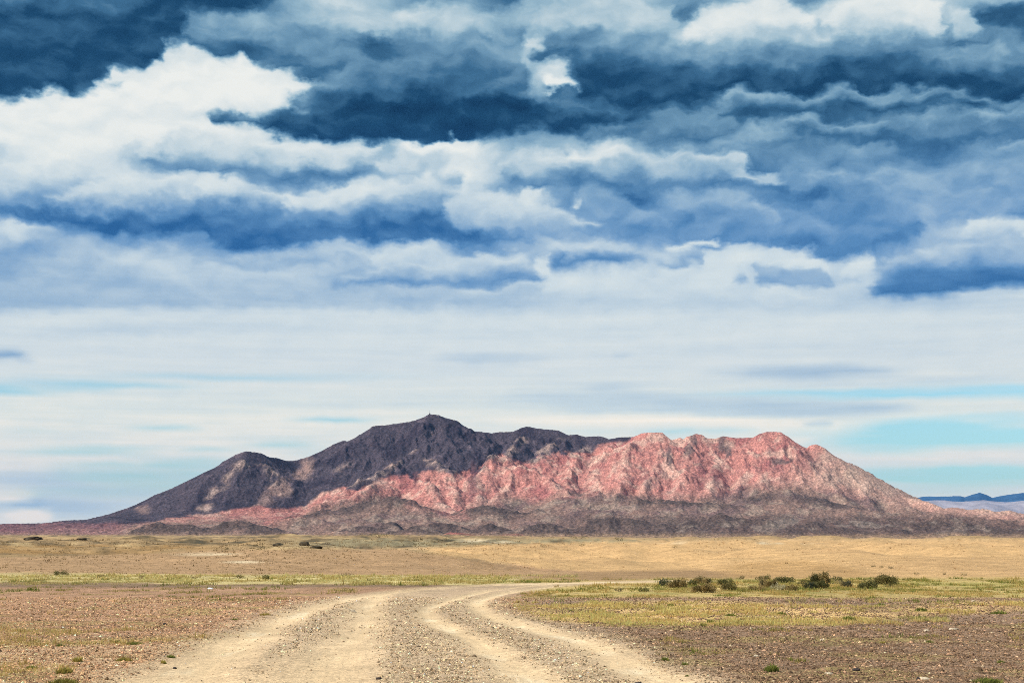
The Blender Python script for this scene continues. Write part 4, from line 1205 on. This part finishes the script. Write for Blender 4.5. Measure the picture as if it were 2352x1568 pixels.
CLUSTER = 'shrubs in the clump right of the track bend'
for a_, c1, c2, lb in [
        ((155, 203, 78, 45), BL, BL2, 'small dark blue green shrub, first on the left of the right hand clump'),
        ((275, 224, 135, 85), BR, BR2, 'fluffy olive shrub between the leftmost dark shrub and the widest brown one'),
        ((400, 203, 60, 40), G_DK, G_DK2, 'little dark shrub just behind the left end of the widest brown shrub'),
        ((500, 194, 130, 52), G_DK, BR2, 'low olive shrub half hidden behind the widest brown shrub'),
        ((500, 266, 190, 84), BR, BR2, 'widest brown olive shrub, nearest of the left half of the clump'),
        ((690, 200, 110, 44), G_DK, G_DK2, 'dark green shrub behind the two toned shrub right of the widest one'),
        ((725, 247, 125, 64), BR, G_DK2, 'two toned brown and green shrub standing right of the widest brown shrub'),
        ((852, 249, 46, 24), BR, BR2, 'tiny brown shrub alone between two larger shrubs at the front of the clump'),
        ((845, 143, 38, 26), G_DK, G_DK2, 'tiny shrub out on the sand behind the clump, leftmost of three there'),
        ((988, 153, 40, 24), G_DK, G_DK2, 'tiny dark shrub touching the left side of a round one on the sand'),
        ((1052, 153, 76, 36), G_DK, G_DK2, 'round dark green shrub on the sand behind the clump'),
        ((985, 247, 115, 38), BR, BR2, 'flat brown shrub at the front, near the middle of the clump'),
        ((1045, 211, 66, 52), BL, BR2, 'pale olive upright shrub behind the flat brown one'),
        ((1112, 222, 104, 72), BR, BR2, 'tall bushy olive shrub in the middle of the clump'),
        ((1185, 247, 96, 46), PALE, PALE2, 'bleached grey dead shrub at the front of the clump'),
        ((1225, 178, 135, 42), G_DK, G_DK2, 'long flat dark green shrub at the back of the clump'),
        ((1297, 250, 95, 60), BR, BR2, 'rounded brown shrub right of the bleached dead one'),
        ((1385, 194, 54, 30), G_DK, BR2, 'small low shrub left of the tallest round shrub'),
        ((1422, 186, 80, 34), G_DK, G_DK2, 'dark shrub touching the left flank of the tallest round shrub'),
        ((1465, 234, 96, 50), BL, G_DK2, 'grey green shrub in front of the tallest round shrub, on its left'),
        ((1548, 184, 156, 98), G_DK, BR2, 'tallest round shrub of the clump with a spiky top'),
        ((1552, 227, 115, 52), G_DK, G_DK2, 'dark shrub directly in front of the tallest round shrub'),
        ((1702, 167, 95, 36), G_DK, G_DK2, 'dark low shrub right of the tallest one, at the back'),
        ((1716, 193, 70, 30), PALE, BR2, 'pale straw shrub in front of a dark low one, right of the tallest shrub'),
        ((1792, 217, 90, 46), BL, BR2, 'grey green loose shrub halfway between the two big round shrubs'),
        ((1978, 231, 138, 70), G_DK, G_DK2, 'very dark compact round shrub on the right of the clump'),
        ((1978, 168, 90, 24), G_DK, G_DK2, 'flat strip of dark shrub behind the very dark round one'),
        ((2140, 191, 186, 82), BR, G_DK2, 'wide bushy brown green shrub at the right end of the clump'),
        ((2192, 215, 90, 30), G_DK, G_DK2, 'low dark shrub in front of the wide one at the right end'),
        ((2335, 153, 52, 17), G_DK, BR2, 'low grey shrub lying apart to the right of the clump')]:
    shrub(*z7(*a_), c1, c2, lb, CLUSTER)


def z4(zx, zy, zw, zh):
    return zx * .33545, 1202.3 + zy * .33545, zw * .33545, zh * .33545


def z5(zx, zy, zw, zh):
    return 751.4 + zx * .33545, 1202.3 + zy * .33545, zw * .33545, zh * .33545


def z6(zx, zy, zw, zh):
    return 1502.8 + zx * .36101, 1202.3 + zy * .36101, zw * .36101, zh * .36101


BANDG = 'small shrubs along the grass band on the left'
for a_, c1, c2, lb in [
        (z4(415, 354, 84, 26), G_DK, G_DK2, 'largest dark shrub in the pale grass band on the left'),
        (z4(685, 370, 50, 20), BR, BR2, 'brownish small shrub in the grass band, second from the left'),
        (z4(970, 374, 34, 18), G_DK, BR2, 'tiny dark shrub in the grass band, third from the left'),
        (z4(1330, 375, 42, 18), BR, BR2, 'tiny olive shrub near the middle of the left grass band'),
        (z4(1643, 374, 54, 19), G_DK, G_DK2, 'dark flat shrub in the grass band beyond the white stone'),
        (z4(1820, 382, 40, 25), G_DK, G_DK2, 'dark upright little shrub in the grass band just right of the flat one'),
        (z5(122, 364, 56, 20), G_DK, G_DK2, 'flat dark shrub in the grass band above the left side of the track'),
        (z5(292, 394, 26, 14), BL, G_DK2, 'tiny green shrub at the near edge of the grass band above the track'),
        (z5(2000, 464, 46, 22), BL, BR2, 'pale green little shrub in the green patch right of the bend'),
        (z5(2172, 464, 56, 24), G_DK, G_DK2, 'dark little shrub right of the pale green one in the green patch')]:
    shrub(*a_, c1, c2, lb, BANDG)
FARG = 'small shrubs on the far sandy slopes'
for a_, c1, c2, lb in [
        (z5(1480, 162, 34, 14), G_DK, G_DK2, 'dark dot of a shrub on the sandy slope above the track bend'),
        (z5(1745, 153, 32, 12), G_DK, G_DK2, 'dark dot of a shrub on the sandy slope, right of another like it'),
        (z5(2003, 116, 54, 18), G_DK, G_DK2, 'dark shrub on the skyline of the plain below the dark foothills'),
        (z5(1722, 104, 96, 16), G_DK, G_DK2, 'long flat shrub patch on the far plain below the dark foothills'),
        (z5(816, 115, 34, 14), G_DK, G_DK2, 'small dark shrub on the far grey flats left of a pale streak'),
        (z5(350, 92, 120, 20), G_DK, G_DK2, 'wide dark scrub mound on the far plain left of centre'),
        (z6(130, 154, 30, 14), G_DK, BR2, 'olive shrub dot high on the sandy slope above the clump'),
        (z6(1396, 274, 24, 9), G_DK, G_DK2, 'first of three tiny shrubs in a row on the right sandy slope'),
        (z6(1446, 279, 24, 9), G_DK, G_DK2, 'middle of three tiny shrubs in a row on the right sandy slope'),
        (z6(1506, 285, 26, 10), BL, G_DK2, 'last of three tiny shrubs in a row on the right sandy slope'),
        (z6(1668, 321, 26, 11), BL, G_DK2, 'tiny green shrub at the foot of the right sandy slope'),
        (z6(1846, 322, 18, 9), G_DK, G_DK2, 'tiniest dark shrub at the foot of the right sandy slope'),
        (z6(1970, 332, 40, 15), G_DK, G_DK2, 'dark shrub at the foot of the slope, farthest to the right')]:
    shrub(*a_, c1, c2, lb, FARG, dens=.5)
OUTG = 'dark rock and scrub knolls on the far left plain'


# ---- single tufts of grass
def tuft(a_, cA, cB, label, cat='grass tuft', name='grass_tuft', nb=None, lean=.7):
    px_, py_, w_, h_ = a_
    x, y, z = spot(px_, py_)
    s_ = y / F
    n = int(np.clip(w_ * h_ * 1.1, 60, 700)) if nb is None else nb
    h = np.full(max(3, n // 9), h_ * s_) * rng.uniform(.55, 1.05, max(3, n // 9))
    X = np.clip(rng.normal(0, .2, len(h)), -.4, .4) * w_ * s_
    Yy = np.clip(rng.normal(0, .15, len(h)), -.3, .3) * w_ * s_
    c_ = mixc(np.asarray(cA), np.asarray(cB), rng.random(len(h)))
    h = h * np.exp(-.5 * (X / (w_ * s_ * .4)) ** 2)
    me = blades(X, Yy, np.zeros(len(h)), h, np.full(len(h), w_ * s_ * .30), 12, c_ * .8, c_ * 1.2, name, M_GRASS, lean, .16)
    a_n, V_, F_ = 14, [(0, 0, .03 * h_ * s_)], []
    for k in range(a_n):
        q = 2 * math.pi * k / a_n
        V_.append((math.cos(q) * w_ * s_ * .42, math.sin(q) * w_ * s_ * .32, -.02))
        F_.append((0, 1 + k, 1 + (k + 1) % a_n))
    nv = len(me.vertices)
    V0 = np.empty(nv * 3, np.float32); me.vertices.foreach_get('co', V0)
    C0 = np.empty(nv * 4, np.float32); me.attributes['tint'].data.foreach_get('color', C0)
    F0 = np.arange(nv).reshape(-1, 3)
    me = mesh_from(name, np.vstack([V0.reshape(-1, 3), np.array(V_)]), np.vstack([F0, np.array(F_) + nv]), M_GRASS,
                   {'tint': np.vstack([C0.reshape(-1, 4)[:, :3], np.tile(np.asarray(cB) * .8, (len(V_), 1))])}, smooth=False)
    o = link(name, me)
    o.location = (x, y, z)
    o['label'], o['category'], o['group'] = label, cat, 'grass tufts on the stony plain'
    return o


TG, TG2, TY = alb(98, 112, 52), alb(152, 150, 76), alb(210, 178, 98)
for a_, cA, cB, lb in [
        (z6(745, 940, 70, 56), TG, TG2, 'tall bright green tuft on the dark gravel low on the right'),
        (z6(66, 868, 46, 32), TG, TG2, 'small dark green tuft at the right edge of the track, nearest but two'),
        (z6(190, 898, 42, 26), TG, TG2, 'small green tuft just right of the track edge tuft, lower down'),
        (z6(210, 962, 24, 24), TG, TG2, 'single tiny green tuft close to the bottom beside the track'),
        (z6(2125, 1010, 170, 44), TG, TG2, 'wide green mound of grass at the bottom right corner'),
        (z6(1240, 612, 74, 36), TG, TG2, 'bright green tuft on the straw coloured strip, right of centre'),
        (z6(1700, 556, 66, 34), TG, TG2, 'green tuft at the right end of the straw coloured strip'),
        (z6(352, 628, 46, 30), TG, TG2, 'green tuft near the left end of the straw coloured strip'),
        (z6(312, 648, 40, 24), TG, TG2, 'smaller green tuft just below the one at the strip left end'),
        (z6(110, 522, 62, 22), TG, TG2, 'flat green tuft above the straw strip, close to the bend'),
        (z6(488, 584, 76, 22), TG, TG2, 'long flat green tuft across the middle of the straw strip'),
        (z6(806, 578, 56, 30), TG, TG2, 'green tuft between the long flat one and a bright one'),
        (z6(1440, 518, 54, 24), TG, TG2, 'green tuft at the upper edge of the straw strip'),
        (z6(1750, 754, 44, 24), TG, TG2, 'small green tuft on open gravel below pale stones at right'),
        (z6(1722, 618, 54, 20), TG, TG2, 'flat green tuft on gravel above the pale stones at right'),
        (z6(2195, 572, 90, 28), TG, TG2, 'wide green tuft at the far right of the straw strip'),
        (z6(1455, 758, 44, 24), TY, TG2, 'yellow green tuft alone on gravel left of the pale stones'),
        (z6(2205, 884, 46, 26), TG, TG2, 'small green tuft near the right edge above the corner mound'),
        (z4(440, 1096, 200, 50), alb(110, 92, 44), TG2, 'brown and green bushy tuft at the bottom left edge'),
        (z4(850, 938, 94, 36), TG, TY, 'green tuft with yellow edge on the left gravel, nearest the track'),
        (z4(415, 836, 46, 28), TG, TG2, 'small green tuft left of a wide pair on the left plain'),
        (z4(800, 814, 56, 26), TG, TG2, 'left half of a pair of green tufts on the left plain'),
        (z4(912, 826, 104, 30), TG, TG2, 'wide right half of a pair of green tufts on the left plain'),
        (z4(215, 990, 66, 34), TG, TG2, 'green tuft low on the left edge of the plain'),
        (z4(440, 1022, 94, 50), TG, TY, 'yellow green tuft above the bushy brown one at bottom left'),
        (z4(1168, 910, 56, 30), TG, TG2, 'green tuft on pale gravel beside the left shoulder of the track'),
        (z4(1120, 948, 34, 32), TY, TG2, 'yellowish tuft just below the green one by the left shoulder'),
        (z4(1812, 628, 66, 26), TG, TY, 'green tuft close to the outer left rut'),
        (z4(1606, 658, 54, 20), TG, TG2, 'flat green tuft left of the one near the outer left rut'),
        (z4(530, 945, 56, 46), TY, TG2, 'pale yellow tuft in the middle of the lower left plain')]:
    tuft(a_, cA, cB, lb)


# ---- single stones
def rock(a_, colr, label, flat=.6, name='stone'):
    px_, py_, w_, h_ = a_
    x, y, z = spot(px_, py_)
    s_ = y / F
    nr, nc = 9, 14
    V = []
    sd_ = rng.uniform(0, 90)
    for i in range(nr):
        p_ = math.pi * i / (nr - 1)
        for j in range(nc):
            q_ = 2 * math.pi * j / nc
            d_ = np.array([math.sin(p_) * math.cos(q_), math.sin(p_) * math.sin(q_), math.cos(p_)])
            r_ = 1 + .30 * float(perlin(np.array(d_[0] * 1.7 + sd_), np.array(d_[1] * 1.7 + d_[2] * 2.1))) + .12 * float(perlin(np.array(d_[0] * 4 + sd_), np.array(d_[1] * 4 + d_[2] * 4.0)))
            d_ = np.sign(d_) * np.abs(d_) ** .8 * r_
            V.append((d_[0] * w_ * s_ / 2, d_[1] * w_ * s_ * .4, d_[2] * h_ * s_ * .6 + h_ * s_ * .3))
    me = mesh_from(name, np.array(V), grid_faces(nr, nc, True), M_STONE, {'tint': np.tile(np.asarray(colr), (nr * nc, 1))}, smooth=False)
    o = link(name, me)
    o.location = (x, y, z - .1 * h_ * s_)
    o.rotation_euler = (rng.uniform(-.1, .1), rng.uniform(-.1, .1), rng.uniform(-.4, .4))
    o['label'], o['category'], o['group'] = label, 'stone', 'single stones lying on the plain'
    return o


WH, DKS = alb(208, 190, 164), alb(70, 62, 60)
for a_, c_, lb in [
        (z4(1440, 447, 38, 13), alb(250, 250, 250), 'bright white stone on the brown plain left of the track'),
        (z4(1127, 689, 24, 14), DKS, 'small black stone alone on the left plain'),
        (z4(1197, 971, 28, 13), DKS, 'dark stone at the left shoulder of the track'),
        (z6(1905, 674, 58, 16), WH, 'long flat pale stone on the right gravel, larger of two'),
        (z6(1730, 684, 40, 15), WH, 'pale stone left of the long flat one on the right gravel'),
        (z6(1065, 741, 20, 12), WH, 'little pale stone on the gravel in the middle of the right side'),
        (z6(650, 844, 34, 14), WH, 'pale stone on gravel left of the tall bright green tuft'),
        (z6(1110, 957, 54, 16), WH, 'flat pale stone low on the right, left of a dark one'),
        (z6(1715, 990, 62, 20), WH, 'pale slab beside a dark stone at the bottom right'),
        (z6(1285, 934, 46, 20), DKS, 'dark flat stone low on the right gravel'),
        (z6(1682, 996, 28, 24), DKS, 'dark blue grey stone touching the pale slab at the bottom right'),
        (z6(1455, 630, 20, 12), DKS, 'small dark stone beside the right end of the straw strip'),
        (z5(170, 594, 56, 16), WH, 'pale flat stone lying in the gravel between the two left ruts'),
        (z5(352, 1064, 38, 18), DKS, 'dark stone near the bottom in the middle of the track'),
        (z5(2132, 1084, 54, 16), DKS, 'dark flat stone at the bottom beside the rightmost rut'),
        (z6(2030, 495, 26, 12), WH, 'pale stone far out on the right near the straw strip')]:
    rock(a_, c_, lb)
# dark rocky knolls on the far left
for a_, lb in [(z4(2085, 146, 70, 28), 'dark ragged rock outcrop on the far plain left of centre, taller of a pair'),
               (z4(2165, 168, 80, 22), 'dark ragged rock outcrop just right of and below the taller one'),
               (z4(1905, 148, 70, 18), 'low dark rock outcrop left of the ragged pair on the far plain'),
               (z4(230, 112, 130, 26), 'wide dark rock outcrop on the far plain near the left edge'),
               (z4(560, 110, 70, 16), 'flat dark rock outcrop on the far plain, second from the left edge')]:
    o = rock(a_, alb(84, 74, 58), lb, name='rock_outcrop')
    o['category'], o['group'] = 'rock outcrop', OUTG


# ---- the mast on the summit
def mast():
    cx, cy, _ = at(987, 950, 4630)
    i = int(np.argmin((mx - cx) ** 2 + (my - cy) ** 2))
    x, y, z = mx[i], my[i], mz[i]
    root = bpy.data.objects.new('radio_mast', None)
    COL.objects.link(root)
    root.location = (x, y, z - .5)
    root['label'], root['category'] = 'thin radio mast standing on the highest dark summit', 'radio mast'

    def boxes(name, bs, colr):
        V, Fc = [], []
        for (ax, ay, az, bx, by, bz) in bs:
            b0 = len(V)
            V += [(X, Y, Z) for Z in (az, bz) for Y in (ay, by) for X in (ax, bx)]
            Fc += [tuple(b0 + k for k in f) for f in ((0, 2, 3, 1), (4, 5, 7, 6), (0, 1, 5, 4), (2, 6, 7, 3), (0, 4, 6, 2), (1, 3, 7, 5))]
        link(name, mesh_from(name, np.array(V, float), np.array(Fc), M_STEEL, {'tint': np.tile(np.asarray(colr), (len(V), 1))}, smooth=False), root)
    dk = alb(90, 90, 96)
    boxes('equipment_hut', [(-1.7, -1.4, 0, 1.7, 1.4, 2.6), (-1.9, -1.6, 2.603, 1.9, 1.6, 2.85)], dk)
    boxes('mast_pole', [(-.45 + .25 * k / 4, -.45 + .25 * k / 4, 2.9 + 2.2 * k, .45 - .25 * k / 4, .45 - .25 * k / 4, 2.9 + 2.2 * k + 2.19) for k in range(4)], dk)
    boxes('aerial', [(-.12, -.12, 11.72, .12, .12, 13.6), (-.7, -.09, 12.2, .7, .09, 12.45)], dk)
    return root


mast()
